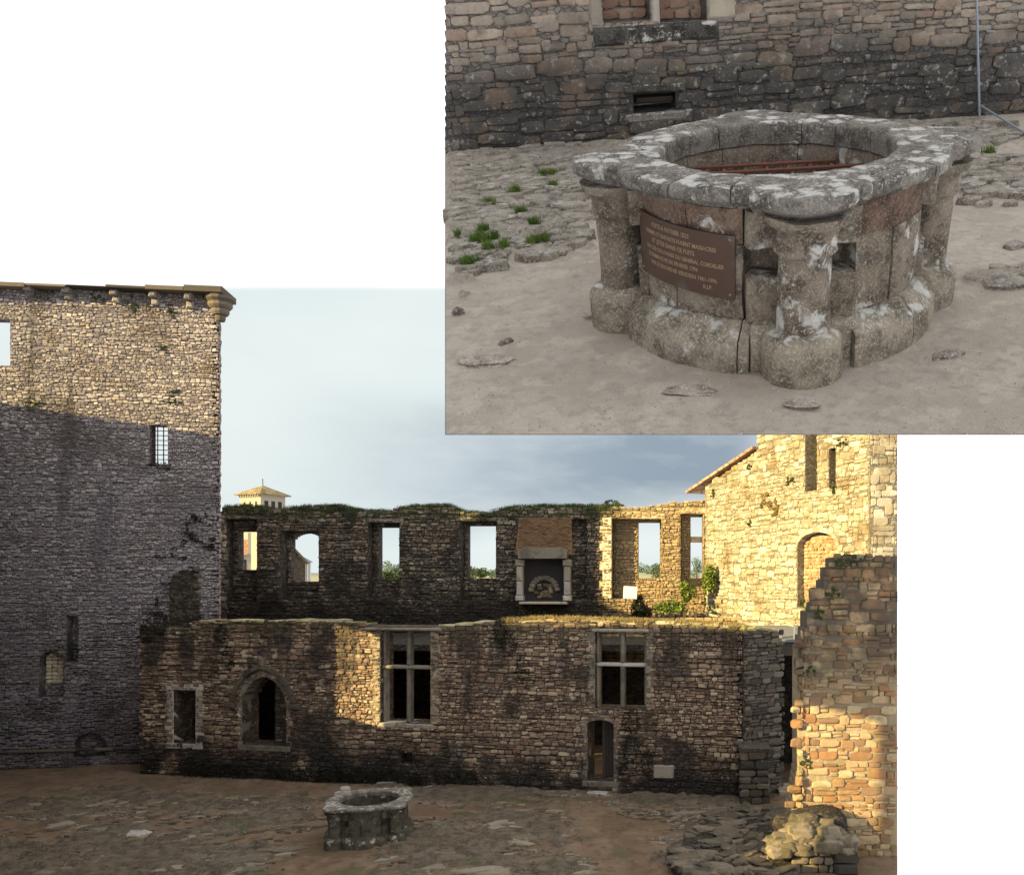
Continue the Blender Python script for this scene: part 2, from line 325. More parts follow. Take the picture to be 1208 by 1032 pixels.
def emit_stones(rects, m, parent, nparts=300, U=U8, proud=.06, prefer=None, minpart=.0):
    """rects: (s0,s1,z0,z1,yfront). The largest become parts, the rest one joined 'stuff' part."""
    order = sorted(range(len(rects)), key=lambda i: -((prefer(rects[i]) if prefer else 1) * (rects[i][1] - rects[i][0]) * (rects[i][3] - rects[i][2])))
    vs, fs, k = [], [], 0
    for rank, i in enumerate(order):
        s0, s1, z0, z1, y = rects[i][:5]; w, h = s1 - s0, z1 - z0
        d = proud * random.uniform(.45, 1.25) * min(1.0, .55 + h / .35)
        u = random.randrange(len(U)); fx = random.choice((-1, 1)); ang = random.uniform(-.05, .05)
        if rank < nparts and w > minpart:
            o = bpy.data.objects.new('stone', shared_stone(u, m, U)); COL.objects.link(o); o.parent = parent
            o.location = ((s0 + s1) / 2, y, (z0 + z1) / 2); o.rotation_euler = (0, ang + (math.pi if fx < 0 else 0), 0); o.scale = (w, d, h)
        else:
            P = U[u][0]; c, s_ = math.cos(ang), math.sin(ang)
            x = P[:, 0] * w * (1 if fx > 0 else -1); z = P[:, 2] * h * (1 if fx > 0 else -1)
            q = np.stack([(s0 + s1) / 2 + x * c + z * s_, y + P[:, 1] * d, (z0 + z1) / 2 - x * s_ + z * c], 1)
            vs.append(q); fs += [tuple(a + k for a in f) for f in U[u][1]]; k += len(q)
    if vs:
        o = mesh_obj('small_stones', np.concatenate(vs), fs, m, parent); o['kind'] = 'stuff'
    return order

INF = 99.0
class Wall:
    """wall in its own frame: x along the foot (left to right as seen), y into the wall, z up"""
    def __init__(s, name, label, cat, A, B, top, thick, kind=None, frame=None, L=None, left=None):
        if frame is None:
            A, B = Vector((A[0], A[1], 0)), Vector((B[0], B[1], 0)); u = (B - A).normalized()
            frame = Matrix(((u.x, -u.y, 0, A.x), (u.y, u.x, 0, A.y), (0, 0, 1, 0), (0, 0, 0, 1))); L = (B - A).length
        s.M = frame; s.L = L; s.top = top; s.th = thick; s.ops = []; s.left = left
        s.Mi = frame.inverted()
        s.root = empty(name, frame); prop(s.root, label, cat, kind=kind)
    def sz(s, px, py):
        """the point of the wall's front plane seen at a pixel, as (s, z)"""
        o = s.Mi @ Vector((0, 0, HC)); d = s.Mi.to_3x3() @ Vector(((px - PX) / F, 1, (PY - py) / F)); t = -o.y / d.y
        p = o + d * t; return p.x, p.z
    def rect(s, x0, y0, x1, y1, depth=INF, arch=0.0):
        a, b = s.sz(x0, y1), s.sz(x1, y0); s.ops.append((a[0], b[0], a[1], b[1], depth, arch)); return s.ops[-1]
    pw = 2.0
    def depth(s, x, z):
        d = 0
        for (a, b, c, e, dep, arch) in s.ops:
            if a < x < b and c < z < e:
                if arch:
                    r = (b - a) / 2; zz = e - arch
                    if z > zz and abs((x - (a + b) / 2) / r) ** s.pw + ((z - zz) / arch) ** s.pw > 1: continue
                d = max(d, dep)
        return d
    def core(s, m, step=.1, name='wall_core'):
        xs = [i * step for i in range(int(s.L / step))] + [s.L]
        for o in s.ops: xs += [o[0], o[1]]
        xs = sorted(x for x in set(round(x, 3) for x in xs) if 0 <= x <= s.L); mb = MB()
        prev = None; start = 0; spans = []
        for i in range(len(xs) - 1):
            xm = (xs[i] + xs[i + 1]) / 2; top = s.top(xm)
            if s.left: pass
            top = math.floor(top * 50) / 50; brk = {0.0 if not hasattr(s, 'z0') else s.z0, top}
            for (a, b, c, e, dep, arch) in s.ops:
                if a < xm < b:
                    brk.add(round(c, 3)); ee = e
                    if arch:
                        r = (b - a) / 2; ee = e - arch + arch * max(0, 1 - abs((xm - (a + b) / 2) / r) ** s.pw) ** (1 / s.pw)
                    brk.add(round(ee, 3))
            brk = sorted(z for z in brk if z <= top + .001); runs = []
            for j in range(len(brk) - 1):
                dd = s.depth(xm, (brk[j] + brk[j + 1]) / 2)
                if dd >= s.th: continue
                if runs and runs[-1][1] == brk[j] and runs[-1][2] == dd: runs[-1][1] = brk[j + 1]
                else: runs.append([brk[j], brk[j + 1], dd])
            runs = tuple(tuple(r) for r in runs)
            if s.left and xm < 1.0:
                runs = tuple(r for r in [(max(r[0], 0), min(r[1], s.left(xm)), r[2]) for r in runs] if r[1] > r[0] + .01)
            spans.append((xs[i], xs[i + 1], runs))
        merged = []
        for sp in spans:
            if merged and merged[-1][2] == sp[2]: merged[-1][1] = sp[1]
            else: merged.append([*sp])
        for a, b, runs in merged:
            for (z0, z1, dd) in runs: mb.box(a, b, dd, s.th, z0, z1)
        o = mb.build(name, m, s.root); return o
    def stones(s, m, h=(.12, .24), asp=(1.2, 3.0), gap=.012, nparts=300, U=U8, proud=.06, zmin=0.0, ragged=.1, skip=None, prefer=None, zmax=None, hvar=None, end=0.0, wild=.35):
        rects = []
        z = zmin
        zt = zmax or max(s.top(x * s.L / 60) for x in range(61)) + ragged
        row = 0
        while z < zt:
            hh = random.uniform(*h)
            if hvar: hh *= hvar(z)
            x = -end - random.uniform(0, hh * 1.5); wav = random.uniform(0, 9)
            while x < s.L + end:
                w = hh * random.uniform(*asp)
                zz = z + .35 * hh * math.sin(x * .9 + wav) * .5 + random.uniform(-.5, .5) * wild * hh
                kids = [(x, x + w, zz, zz + hh * random.uniform(1 - wild * .4, 1 + wild * .3))]
                if random.random() < .3 and hh > h[0] * 1.3: kids = [(x, x + w, zz, zz + hh * .45), (x, x + w, zz + hh * .45, zz + hh)]
                for (a, b, c, d) in kids: s._try(a, b, c + random.uniform(-.008, .008), d + random.uniform(-.008, .008), rects, gap, ragged, skip, 0, end)
                x += w
            z += hh * .99; row += 1
        emit_stones(rects, m, s.root, nparts, U, proud, prefer); return rects
    def _try(s, a, b, c, d, out, gap, ragged, skip, lvl, end):
        if b - a < .04 or d - c < .028: return
        xm, zm = (a + b) / 2, (c + d) / 2
        if lvl == 0 and (xm < -end or xm > s.L + end or zm > s.top(min(max(xm, 0), s.L)) + random.uniform(-.3, 1) * ragged or c > s.top(min(max(xm, 0), s.L)) - .01): return
        if skip and skip(xm, zm): return
        out_ = lambda x, z: x < -end or x > s.L + end or (s.left is not None and z > s.left(max(x, 0.0)) + .02)
        if True:
            g = gap; ds = [INF if out_(x, z) else s.depth(x, z) for x, z in ((a + g, c + g), (b - g, c + g), (b - g, d - g), (a + g, d - g), (xm, zm))]
            if min(ds) != max(ds):
                if lvl > 4: return
                if (b - a) > (d - c) * .9: s._try(a, xm, c, d, out, gap, ragged, skip, lvl + 1, end); s._try(xm, b, c, d, out, gap, ragged, skip, lvl + 1, end)
                else: s._try(a, b, c, zm, out, gap, ragged, skip, lvl + 1, end); s._try(a, b, zm, d, out, gap, ragged, skip, lvl + 1, end)
                return
            y = ds[0]
            if y >= s.th: return
        g = gap / 2; out.append((a + g, b - g, c + g, d - g, y))
    def framed(s, op, m, wl=.22, name='jamb_stone', sill=True, lintel=True, dep=.35, proud=.03, label=None):
        """dressed stones round an opening"""
        a, b, c, e = op[:4]
        for side in (0, 1):
            z = c
            alt = random.random() < .5
            while z < e - .05:
                hh = min(random.uniform(.28, .5), e - z)
                if e - z - hh < .15: hh = e - z
                w = wl * (1.0 if alt else 1.3); alt = not alt
                x0, x1 = (a - w, a) if side == 0 else (b, b + w)
                MB().block(x0, x1 - .004, -proud, dep, z + .004, z + hh - .004).build(name, m, s.root); z += hh
        if lintel: MB().block(a - wl * 1.2, b + wl * 1.2, -proud - .01, dep, e + .004, e + .24).build('lintel', m, s.root)
        if sill: MB().block(a - wl * 1.1, b + wl * 1.1, -proud - .03, dep, c - .2, c - .004).build('sill', m, s.root)

def leaves(name, centres, n, size, m, parent=None, mw=None, flat=.0):
    """a joined mass of leaf faces: centres = (x, y, z, rx, ry, rz)"""
    C = np.array(centres, float); k = RNG.integers(0, len(C), n); c = C[k]
    d = RNG.normal(size=(n, 3)); d /= np.linalg.norm(d, axis=1)[:, None]; rad = RNG.uniform(.35, 1.0, (n, 1)) ** .5
    p = c[:, :3] + d * rad * c[:, 3:6]
    a = RNG.normal(size=(n, 3)); a /= np.linalg.norm(a, axis=1)[:, None]
    b_ = np.cross(a, RNG.normal(size=(n, 3))); b_ /= np.linalg.norm(b_, axis=1)[:, None]
    s = size * RNG.uniform(.5, 1.3, (n, 1))
    v = np.stack([p - a * s, p + b_ * s * .55, p + a * s, p - b_ * s * .55], 1).reshape(-1, 3)
    f = np.arange(n * 4).reshape(-1, 4).tolist()
    o = mesh_obj(name, v, f, m, parent, mw=mw); return o
def ragged(x, y, z, r):
    return [(x + random.gauss(0, .55) * r, y + random.uniform(-.3, .3) * r * .3, z + random.gauss(0, .42) * r, r * random.uniform(.12, .4), .05, r * random.uniform(.1, .3)) for _ in range(9)]
def blades(name, pts, n, h, m, parent=None, spread=.08, mw=None):
    """grass blades rising from points"""
    P = np.array(pts, float); k = RNG.integers(0, len(P), n); p = P[k] + np.concatenate([RNG.normal(0, spread, (n, 2)), np.zeros((n, 1))], 1)
    t = RNG.uniform(0, 2 * np.pi, n); hh = h * RNG.uniform(.5, 1.3, n); w = h * .09
    lean = RNG.normal(0, .45, (n, 2)) * hh[:, None]
    a = p + np.stack([np.cos(t) * w, np.sin(t) * w, -.01 * np.ones(n)], 1); b_ = p - np.stack([np.cos(t) * w, np.sin(t) * w, .01 * np.ones(n)], 1)
    c = p + np.concatenate([lean, hh[:, None]], 1)
    v = np.stack([a, b_, c], 1).reshape(-1, 3); return mesh_obj(name, v, np.arange(n * 3).reshape(-1, 3).tolist(), m, parent, mw=mw)
def lerp_table(tab):
    xs = [t[0] for t in tab]; ys = [t[1] for t in tab]
    return lambda x: float(np.interp(x, xs, ys))
def nz(x, y=0.0, z=0.0): return noise.noise(Vector((x, y, z)))

def fbm(x, y, s, o=3):
    t = 0; a = 1
    for i in range(o): t += a * noise.noise(Vector((x * s, y * s, 3.7 + i))); s *= 2.1; a *= .5
    return t

def rock(name, x, y, z, sx, sy, sz, m, parent, seed=None, sub=2, rough=.22):
    bm = bmesh.new(); bmesh.ops.create_icosphere(bm, subdivisions=sub, radius=1); s = random.uniform(0, 99)
    for v in bm.verts:
        c = v.co.copy(); c = Vector([math.copysign(abs(t) ** .6, t) for t in c]); c *= 1 + rough * noise.noise(c * 1.3 + Vector((s, 0, 0))); v.co = Vector((c.x * sx, c.y * sy, c.z * sz))
    me = bpy.data.meshes.new(name); bm.to_mesh(me); bm.free(); me.materials.append(m); o = bpy.data.objects.new(name, me); COL.objects.link(o); o.parent = parent
    o.location = (x, y, z); o.rotation_euler = (random.uniform(-.2, .2), random.uniform(-.2, .2), random.uniform(-.4, .4)); return o

# ------------------------------------------------------------------ court ground
def blob(px, py, ells):
    v = 0
    for (cx, cy, rx, ry, a) in ells:
        dx, dy = px - cx, py - cy; c, s = math.cos(a), math.sin(a)
        q = ((dx * c + dy * s) / rx) ** 2 + ((-dx * s + dy * c) / ry) ** 2
        v = max(v, 1.25 - q * .75)
    return v
court_rock = [(150, 1010, 190, 42, 0), (70, 955, 80, 14, .1), (200, 950, 110, 16, .15), (320, 960, 80, 22, -.25), (560, 930, 110, 22, 0), (530, 1000, 90, 35, -.2), (620, 975, 60, 22, .3),
              (800, 945, 80, 18, .15), (690, 932, 60, 8, 0), (860, 1000, 80, 40, 0), (640, 1020, 60, 16, 0)]
def terrain(name, corners, nu, nv, M, ells, mat, amp, freq, theta, thick, under, hole=None):
    """sheet between four corners (near left, near right, far left, far right) in the frame M with stepped rock where the rock mask says so"""
    c00, c10, c01, c11 = [Vector(c) for c in corners]
    vs, rk = [], []
    ct, st = math.cos(theta), math.sin(theta)
    for j in range(nv + 1):
        v = j / nv
        for i in range(nu + 1):
            u = i / nu; p = (c00 * (1 - u) + c10 * u) * (1 - v) + (c01 * (1 - u) + c11 * u) * v
            w = M @ Vector((p.x, p.y, 0)); px = PX + F * w.x / w.y; py = PY - F * (w.z - HC) / w.y
            m = blob(px, py, ells) - .12 + .8 * fbm(p.x, p.y, freq * .4, 3) + .45 * fbm(p.x, p.y, freq * 1.7, 2)
            m = min(1, max(0, (m - .42) * 3))
            t = (p.x * ct + p.y * st) * freq + 1.3 * fbm(p.x, p.y, freq * .35, 2) + .5 * fbm(p.x + 9, p.y, freq * 1.3, 2)
            t2 = (p.x * st * 1.0 - p.y * ct * .3) * freq * .55 + 1.8 * fbm(p.x + 4, p.y + 7, freq * .5, 2)
            saw = (t % 1.0); s2 = abs((t2 % 1.0) - .5) * 2
            z = amp * .25 * fbm(p.x, p.y, freq * .3, 3) + .04 * amp * fbm(p.x, p.y, freq * 5, 2) + m * amp * (.2 + .8 * (1 - .75 * saw) * min(1, saw * 12) * (.45 + .55 * min(1, s2 * 7)))
            edge = min(1, min(i, nu - i) / 3, min(j, nv - j) / 3)
            vs.append((p.x, p.y, z * edge)); rk.append(m)
    fs = [(j * (nu + 1) + i, j * (nu + 1) + i + 1, (j + 1) * (nu + 1) + i + 1, (j + 1) * (nu + 1) + i) for j in range(nv) for i in range(nu)]
    # sides and underside
    n = len(vs); g = (c00 + c10 + c01 + c11) / 4
    ring = [(0, i) for i in range(nu + 1)] + [(j, nu) for j in range(1, nv + 1)] + [(nv, i) for i in range(nu - 1, -1, -1)] + [(j, 0) for j in range(nv - 1, 0, -1)]
    idx = [j * (nu + 1) + i for j, i in ring]
    for k in idx:
        p = Vector(vs[k]); d = (g - p); d.z = 0; d = d.normalized() * under
        vs.append((p.x + d.x, p.y + d.y, -thick))
    m_ = len(idx)
    for a in range(m_): b = (a + 1) % m_; fs.append((idx[b], idx[a], n + a, n + b))
    fs.append(tuple(n + m_ - 1 - a for a in range(m_)))
    o = mesh_obj(name, vs, fs, mat, mw=M, smooth=True); rk += [0.6] * m_
    at_ = o.data.attributes.new('rock', 'FLOAT', 'POINT'); at_.data.foreach_set('value', rk)
    o['kind'] = 'structure'; return o
I4 = Matrix.Identity(4)
def edge_x(px, Y): return (px - PX) / F * Y
ground = terrain('court_ground', [(-22, 17.5, 0), (edge_x(1059, 17.5), 17.5, 0), (-36, 41.5, 0), (edge_x(1058, 41.5), 41.5, 0)], 330, 250, I4, court_rock, M_ground, .17, 1.7, 1.15, 1.2, .3)
# loose flags and slabs of rock lying in the court
def slab(px, py, w, d, h, a, m=None, parent=ground, name='rock_slab', z=0.0, label=None):
    p = ground_at(px, py, z); n = random.randint(4, 6); v = []
    ring = [(math.cos(2 * math.pi * i / n) * random.uniform(.75, 1.1), math.sin(2 * math.pi * i / n) * random.uniform(.75, 1.1)) for i in range(n)]
    for (k, zz) in ((1.05, -.08), (1.0, h * .6), (.88, h)):
        for (x, y) in ring: v.append((x * w / 2 * k, y * d / 2 * k, zz + (random.uniform(-.2, .2) * h if zz > 0 else 0)))
    f = [tuple(2 * n + i for i in range(n))] + [(r * n + i, r * n + (i + 1) % n, (r + 1) * n + (i + 1) % n, (r + 1) * n + i) for r in (0, 1) for i in range(n)]
    o = mesh_obj(name, v, f, m or M_slab, parent); o.location = (p.x, p.y, z); o.rotation_euler = (random.uniform(-.06, .06), random.uniform(-.06, .06), a)
    return o
M_slab = stone_mat('court_rock_slab', [(.15, .122, .086), (.20, .165, .12), (.105, .085, .06), (.26, .22, .165), (.165, .125, .08), (.13, .11, .08)], 2, [((.33, .32, .29), None, 0, 0, .7, 9, .58, .66), ((.10, .11, .04), None, 0, 0, .5, 2, .58, .66)])
cnt = 0
while cnt < 290:
    e = random.choices(court_rock, weights=[6, 1, 3, 3, 5, 3, 2, 4, 1, 2, 1])[0]
    q = random.uniform(0, 1) ** .5; t = random.uniform(0, 2 * math.pi); x, y = e[0] + e[2] * q * math.cos(t), e[1] + e[3] * q * math.sin(t)
    if not (2 < x < 905 and 915 < y < 1036) or (375 < x < 500 and 930 < y < 1012): continue
    s = random.uniform(.25, .75) * (1.0 if y > 960 else .6)
    slab(x, y, s * 2.0, s * .7, random.uniform(.04, .10), random.uniform(.2, .9) if x < 600 else random.uniform(-.3, .6)); cnt += 1
# pale flagstones that stand out
for (px, py, w, d) in ((457, 925, .9, .7), (407, 931, .4, .35), (160, 985, 1.2, .7), (500, 915, .5, .3)):
    slab(px, py, w, d, .1, .1, M_ashlar_pale)
# small stones and grit, too many to count
mb = []; fs = []; k = 0
for _ in range(4200):
    e = random.choice(court_rock + [(690, 935, 200, 14, 0), (820, 955, 90, 14, .1)]); q = random.uniform(0, 1.1) ** .5; t = random.uniform(0, 2 * math.pi)
    x, y = e[0] + e[2] * q * math.cos(t), e[1] + e[3] * q * math.sin(t)
    if not (0 < x < 1040 and 912 < y < 1040): continue
    p = ground_at(x, y); U = random.choice(U6); s = random.uniform(.04, .14)
    P = U[0]; q_ = np.stack([p.x + P[:, 0] * s * 1.9, p.y + P[:, 2] * s, .0 - P[:, 1] * s * .35], 1); mb.append(q_); fs += [tuple(a + k for a in f) for f in U[1]]; k += len(q_)
o = mesh_obj('loose_stones', np.concatenate(mb), fs, M_slab); prop(o, 'small loose stones and grit strewn over the rocky court floor', 'stones', kind='stuff')
pts = [ground_at(x, y) for x, y in [(random.gauss(580, 28), random.gauss(916, 3)) for _ in range(40)] + [(random.gauss(610, 40), random.gauss(942, 6)) for _ in range(30)] + [(random.uniform(250, 480), random.gauss(916, 3)) for _ in range(50)]]
prop(blades('short_grass', pts, 5000, .09, M_leaf, spread=.28), 'short green grass growing in patches at the foot of the front wall', 'grass', kind='stuff')

# ------------------------------------------------------------------ the front wall of the ruined hall
W1A, W1B = at(165, 0, 32.3), at(876, 0, 28.6)
w = Wall('hall_front_wall', 'long rubble front wall of the ruined hall with cross windows and an arched door', 'wall', W1A, W1B, None, .95)
tab = [(-1, 738), (165, 738), (200, 742), (226, 742), (229, 734), (300, 733), (400, 734), (440, 738), (520, 739), (545, 738), (590, 734), (640, 732), (700, 733), (770, 736), (830, 738), (876, 742)]
tb = [w.sz(px, py) for px, py in tab[1:]]; w.top = lerp_table(tb)
w.pw = 1.62
op_small = w.rect(205, 814, 231, 876)
op_arch = w.rect(286, 798, 338, 878, arch=.95)
op_w1 = w.rect(449, 744, 508, 852)
op_w2 = w.rect(702, 746, 762, 835)
op_door = w.rect(693, 849, 724, 920, arch=.14)
op_drain = w.rect(472, 888, 487, 900, depth=.5)
w.core(M_court_core, .12)
def w1_h(z): return 1.0
tall = lambda r: 1.0
w.stones(M_court, h=(.07, .18), asp=(.9, 2.6), nparts=300, proud=.065, ragged=.08, gap=.02)
M_ashdark = stone_mat('stained_ashlar', [(.19, .165, .125), (.24, .21, .16), (.16, .14, .11)], 1.2, [((.07, .065, .05), None, 0, 0, .6, 2, .46, .6)])
w.framed(op_small, M_ashlar_pale, .28, dep=.5)
w.framed(op_door, M_ashdark, .16, lintel=False, dep=.5)
w.framed((op_arch[0], op_arch[1], op_arch[2], op_arch[3] - .95), M_ashdark, .16, lintel=False, dep=.5)
def arch_ring(w, op, rise, m, r_in, r_out, proud, dep, n, name='voussoir', ecc=1.0, drop=0.0):
    a, b, c, e = op[:4]; cx = (a + b) / 2; rx = (b - a) / 2; zc = e - rise
    for i in range(n):
        t0, t1 = math.pi * (1 + 2 * drop) * i / n - math.pi * drop, math.pi * (1 + 2 * drop) * (i + 1) / n - math.pi * drop; g = .006; v = []
        for y in (-proud, dep):
            for (t, r) in ((t0 + g, r_in), (t0 + g, r_out), (t1 - g, r_out), (t1 - g, r_in)):
                c_, s_ = math.cos(t), math.sin(t); q = 2 / w.pw; v.append((cx - math.copysign(abs(c_) ** q, c_) * (rx + r), y + random.uniform(-.01, .01), zc + math.copysign(abs(s_) ** q, s_) * (rise + r * ecc * 1.1)))
        mesh_obj(name, v, [(0, 1, 2, 3), (7, 6, 5, 4), (0, 4, 5, 1), (1, 5, 6, 2), (2, 6, 7, 3), (3, 7, 4, 0)], m, w.root)
arch_ring(w, op_arch, .95, M_ashdark, 0, .20, .04, .6, 9)
arch_ring(w, op_arch, .95, M_dark, .28, .42, .20, 0, 11, 'hood_mould_stone')
a, b = op_arch[0], op_arch[1]; zc = op_arch[3] - .95
MB().block(a - .62, a - .22, -.24, .02, zc - .22, zc - .02, .03).build('hood_stop', M_dark, w.root)
MB().block(b + .22, b + .66, -.24, .02, zc - .22, zc - .02, .03).build('hood_stop', M_dark, w.root)
MB().block((a + b) / 2 - .1, (a + b) / 2 + .1, -.26, .02, op_arch[3] + .38, op_arch[3] + .72, .05).build('finial', M_dark, w.root)
arch_ring(w, op_door, .14, M_ashdark, 0, .15, .03, .5, 5)
sx, sz_ = w.sz(707, 921); MB().block(sx - .35, sx + .35, -.35, -.03, 0, .10, .03).build('door_step', M_ashlar_pale, w.root)
# plank door standing back in the doorway
for i in range(5):
    x0 = op_door[0] + .38 + i * .12; MB().box(x0, x0 + .11, .60, .65, op_door[2], op_door[3] - .05).build('door_plank', M_wood, w.root)
# lower half of the arched door is blocked with brick coloured rubble
rc = []
z = op_arch[2] + .02
while z < op_arch[3] - .5:
    x = op_arch[0] + .95
    while x < op_arch[1] - .1:
        ww = random.uniform(.14, .3); rc.append((x, min(x + ww, op_arch[1] - .02), z, z + .13, .62)); x += ww + .015
    z += .145
emit_stones(rc, M_dark, w.root, 0, proud=.05)
MB().box(op_arch[0] + .9, op_arch[1], .62, .9, op_arch[2], op_arch[3] - .5).build('blocking', M_dark_core, w.root)
M_ashgold = stone_mat('window_ashlar', [(.30, .26, .175), (.35, .31, .21), (.26, .22, .15)], 1.2, [((.10, .095, .06), None, 0, 0, .6, 3, .5, .62)])
def cross_window(w, op, m, mull=.5, trans=.47, lichen=None, px_m=None):
    a, b, c, e = op[:4]; wid = b - a
    xm = a + wid * mull; zt = c + (e - c) * trans
    n = 4
    for i in range(2):
        z0, z1 = (c, zt - .07) if i == 0 else (zt + .07, e); MB().block(xm - .075, xm + .075, .10, .42, z0 + .003, z1 - .003, .06, .004).build('mullion', m, w.root)
    MB().block(a + .003, xm - .003, .12, .40, zt - .06, zt + .06, .03, .004).build('transom', lichen or m, w.root)
    MB().block(xm + .003, b - .003, .12, .40, zt - .06, zt + .06, .03, .004).build('transom', lichen or m, w.root)
    for x0, x1 in ((a, a + .09), (b - .09, b)):
        MB().block(x0 + .003, x1, .16, .5, c + .003, zt - .08, .03, .004).build('jamb_moulding', m, w.root)
        MB().block(x0 + .003, x1, .16, .5, zt + .08, e - .003, .03, .004).build('jamb_moulding', m, w.root)
cross_window(w, op_w1, M_ashdark, .52, .60)
cross_window(w, op_w2, M_ashdark, .52, .57, M_ashlar_pale)
w.framed(op_w1, M_ashgold, .30, dep=.18, lintel=False, sill=False)
w.framed(op_w2, M_ashdark, .2, dep=.18, sill=False, lintel=False)
a, b, c, e = op_w1[:4]
MB().block(a - .55, b + .45, -.16, .5, e + .004, e + .11, .03).build('cornice', M_ashdark, w.root)
MB().block(a - .12, b + .12, -.06, .5, c - .16, c - .004, .03).build('sill', M_ashlar, w.root)
MB().block(op_w2[0] - .1, op_w2[1] + .1, -.08, .5, op_w2[3] + .004, op_w2[3] + .12, .03).build('cornice', M_ashlar, w.root)
sx, sz_ = w.sz(783, 910); MB().block(sx - .35, sx + .35, -.10, .2, sz_ - .22, sz_ + .24, .04).build('pale_block', M_ashlar, w.root)
# coping stones of the wall top
x = 2.1; cs = []
while x < w.L - .1:
    ww = random.uniform(.3, .7); cs.append((x, x + ww)); x += ww + .01
M_cope = stone_mat('coping_stone', [(.35, .30, .18), (.44, .38, .24), (.28, .24, .15), (.40, .33, .18)], 1.2, [((.14, .14, .05), None, 0, 0, .75, 1.2, .45, .6)])
for (x0, x1) in cs:
    if op_w1[0] - .6 < (x0 + x1) / 2 < op_w1[1] + .5: continue
    z = w.top((x0 + x1) / 2); MB().block(x0, x1, -.03, .95, z - .03, z + random.uniform(.01, .10), .05, .03).build('coping_stone', M_cope, w.root)
tops = lambda w, x0, x1, n, y=.4: [(x, random.uniform(-.05, .9), w.top(x) + .05) for x in [random.uniform(x0, x1) for _ in range(n)]]
o = blades('dry_wall_top_grass', tops(w, w.sz(590, 735)[0], w.L, 260), 5200, .13, M_dry, w.root); o['kind'] = 'stuff'
o = leaves('wall_foot_weeds', [(x, -.12, random.uniform(.0, .5), .35, .12, .3) for x in [random.uniform(1.2, 13.5) for _ in range(60)]], 9000, .035, M_leafdark, w.root); o['kind'] = 'stuff'
o = leaves('wall_creeper', [(x, -.04, z, .35, .06, .5) for x, z in [(w.sz(px, py)) for px, py in ((190, 735), (175, 745), (262, 750), (270, 775), (600, 760), (615, 790), (745, 850), (745, 880), (765, 900), (740, 905), (590, 745))]], 5200, .04, M_leafdark, w.root); o['kind'] = 'stuff'
W1 = w
# the return of the front wall, in deep shade, with a low buttress
A = at(876, 0, 28.6); B = at(925, 0, 29.6)
w = Wall('return_wall', 'dark return wall at the right end of the hall front beside the black gap', 'wall', A, B, None, .8)
w.top = lerp_table([w.sz(876, 741), w.sz(925, 747)])
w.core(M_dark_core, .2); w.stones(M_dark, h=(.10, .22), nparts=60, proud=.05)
for i in range(4): MB().block(i * .35, i * .35 + .37, -.12, .85, w.top(i * .35) - .02, w.top(i * .35) + .10, .04, .02).build('coping_stone', M_cope, w.root)
but = empty('buttress', Matrix.Translation(at(872, 0, 28.4).xy.to_3d())); prop(but, 'squat dark stone buttress at the foot of the hall wall corner', 'buttress')
rc = []
z = 0
while z < 1.7:
    hh = random.uniform(.18, .34); x = -.02
    while x < .95 - z * .08: ww = random.uniform(.28, .6); rc.append((x, min(x + ww, 1.0) - .01, z, z + hh - .012, -.45)); x += ww
    z += hh
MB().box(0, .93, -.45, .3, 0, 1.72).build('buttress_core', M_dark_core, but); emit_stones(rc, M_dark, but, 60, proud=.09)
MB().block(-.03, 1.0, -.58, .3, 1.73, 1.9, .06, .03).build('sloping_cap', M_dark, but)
# low covered passage, added in the gap to keep it dark
pw = empty('added_passage', Matrix.Translation((at(908, 0, 31).x, 31, 0))); prop(pw, 'low slate roofed passage added to darken the gap beside the ruined wall', 'passage')
ztop = HC + (PY - 757) / F * 31
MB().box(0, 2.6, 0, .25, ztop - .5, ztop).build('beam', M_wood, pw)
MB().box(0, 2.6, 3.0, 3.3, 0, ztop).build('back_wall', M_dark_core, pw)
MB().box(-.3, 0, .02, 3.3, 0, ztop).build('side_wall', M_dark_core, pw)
MB().add([(-.3, -.15, ztop + .01), (2.7, -.15, ztop + .01), (2.7, 3.4, ztop + .3), (-.3, 3.4, ztop + .3), (-.3, -.15, ztop + .1), (2.7, -.15, ztop + .1), (2.7, 3.4, ztop + .4), (-.3, 3.4, ztop + .4)],
         [(0, 3, 2, 1), (4, 5, 6, 7), (0, 1, 5, 4), (1, 2, 6, 5), (2, 3, 7, 6), (3, 0, 4, 7)]).build('roof', M_slate, pw)
for i, x in enumerate((.35, .9, 1.15)): MB().block(x, x + .12, 0, .3, ztop + .1, ztop + .45 + .15 * (i % 2), .02).build('post', M_slate, pw)
MB().block(.1, 2.2, -2.0, -.9, 0, .18, .03).build('threshold_slab', M_ashlar, pw)

# ------------------------------------------------------------------ upper (rear) wall of the hall
w = Wall('hall_rear_wall', 'tall ruined rear wall pierced by empty windows with a mossy top', 'wall', at(262, 0, 40), at(832, 0, 40), None, 1.3)
tab = [(262, 598), (300, 597), (325, 602), (345, 599), (375, 597), (400, 597), (412, 601), (440, 604), (462, 602), (480, 598), (500, 597), (525, 596), (545, 604), (575, 607), (590, 601), (610, 598), (650, 597), (700, 597), (735, 599), (742, 600), (790, 594), (832, 590)]
w.top = lerp_table([w.sz(*t) for t in tab])
for n in ((266, 612, 303, 710, .75), (331, 626, 376, 706, .75), (434, 616, 471, 704, .75), (543, 614, 586, 708, .75), (722, 612, 780, 706, .75), (803, 606, 829, 692, .75), (672, 612, 692, 706, .45)):
    w.rect(*n[:4], depth=n[4])
w.rect(271, 626, 295, 672); w.rect(334, 628, 373, 686, arch=.45); w.rect(440, 621, 468, 683); w.rect(547, 619, 581, 682)
w.rect(752, 615, 778, 682); w.rect(815, 608, 829, 682)
w.core(M_upper_core, .12)
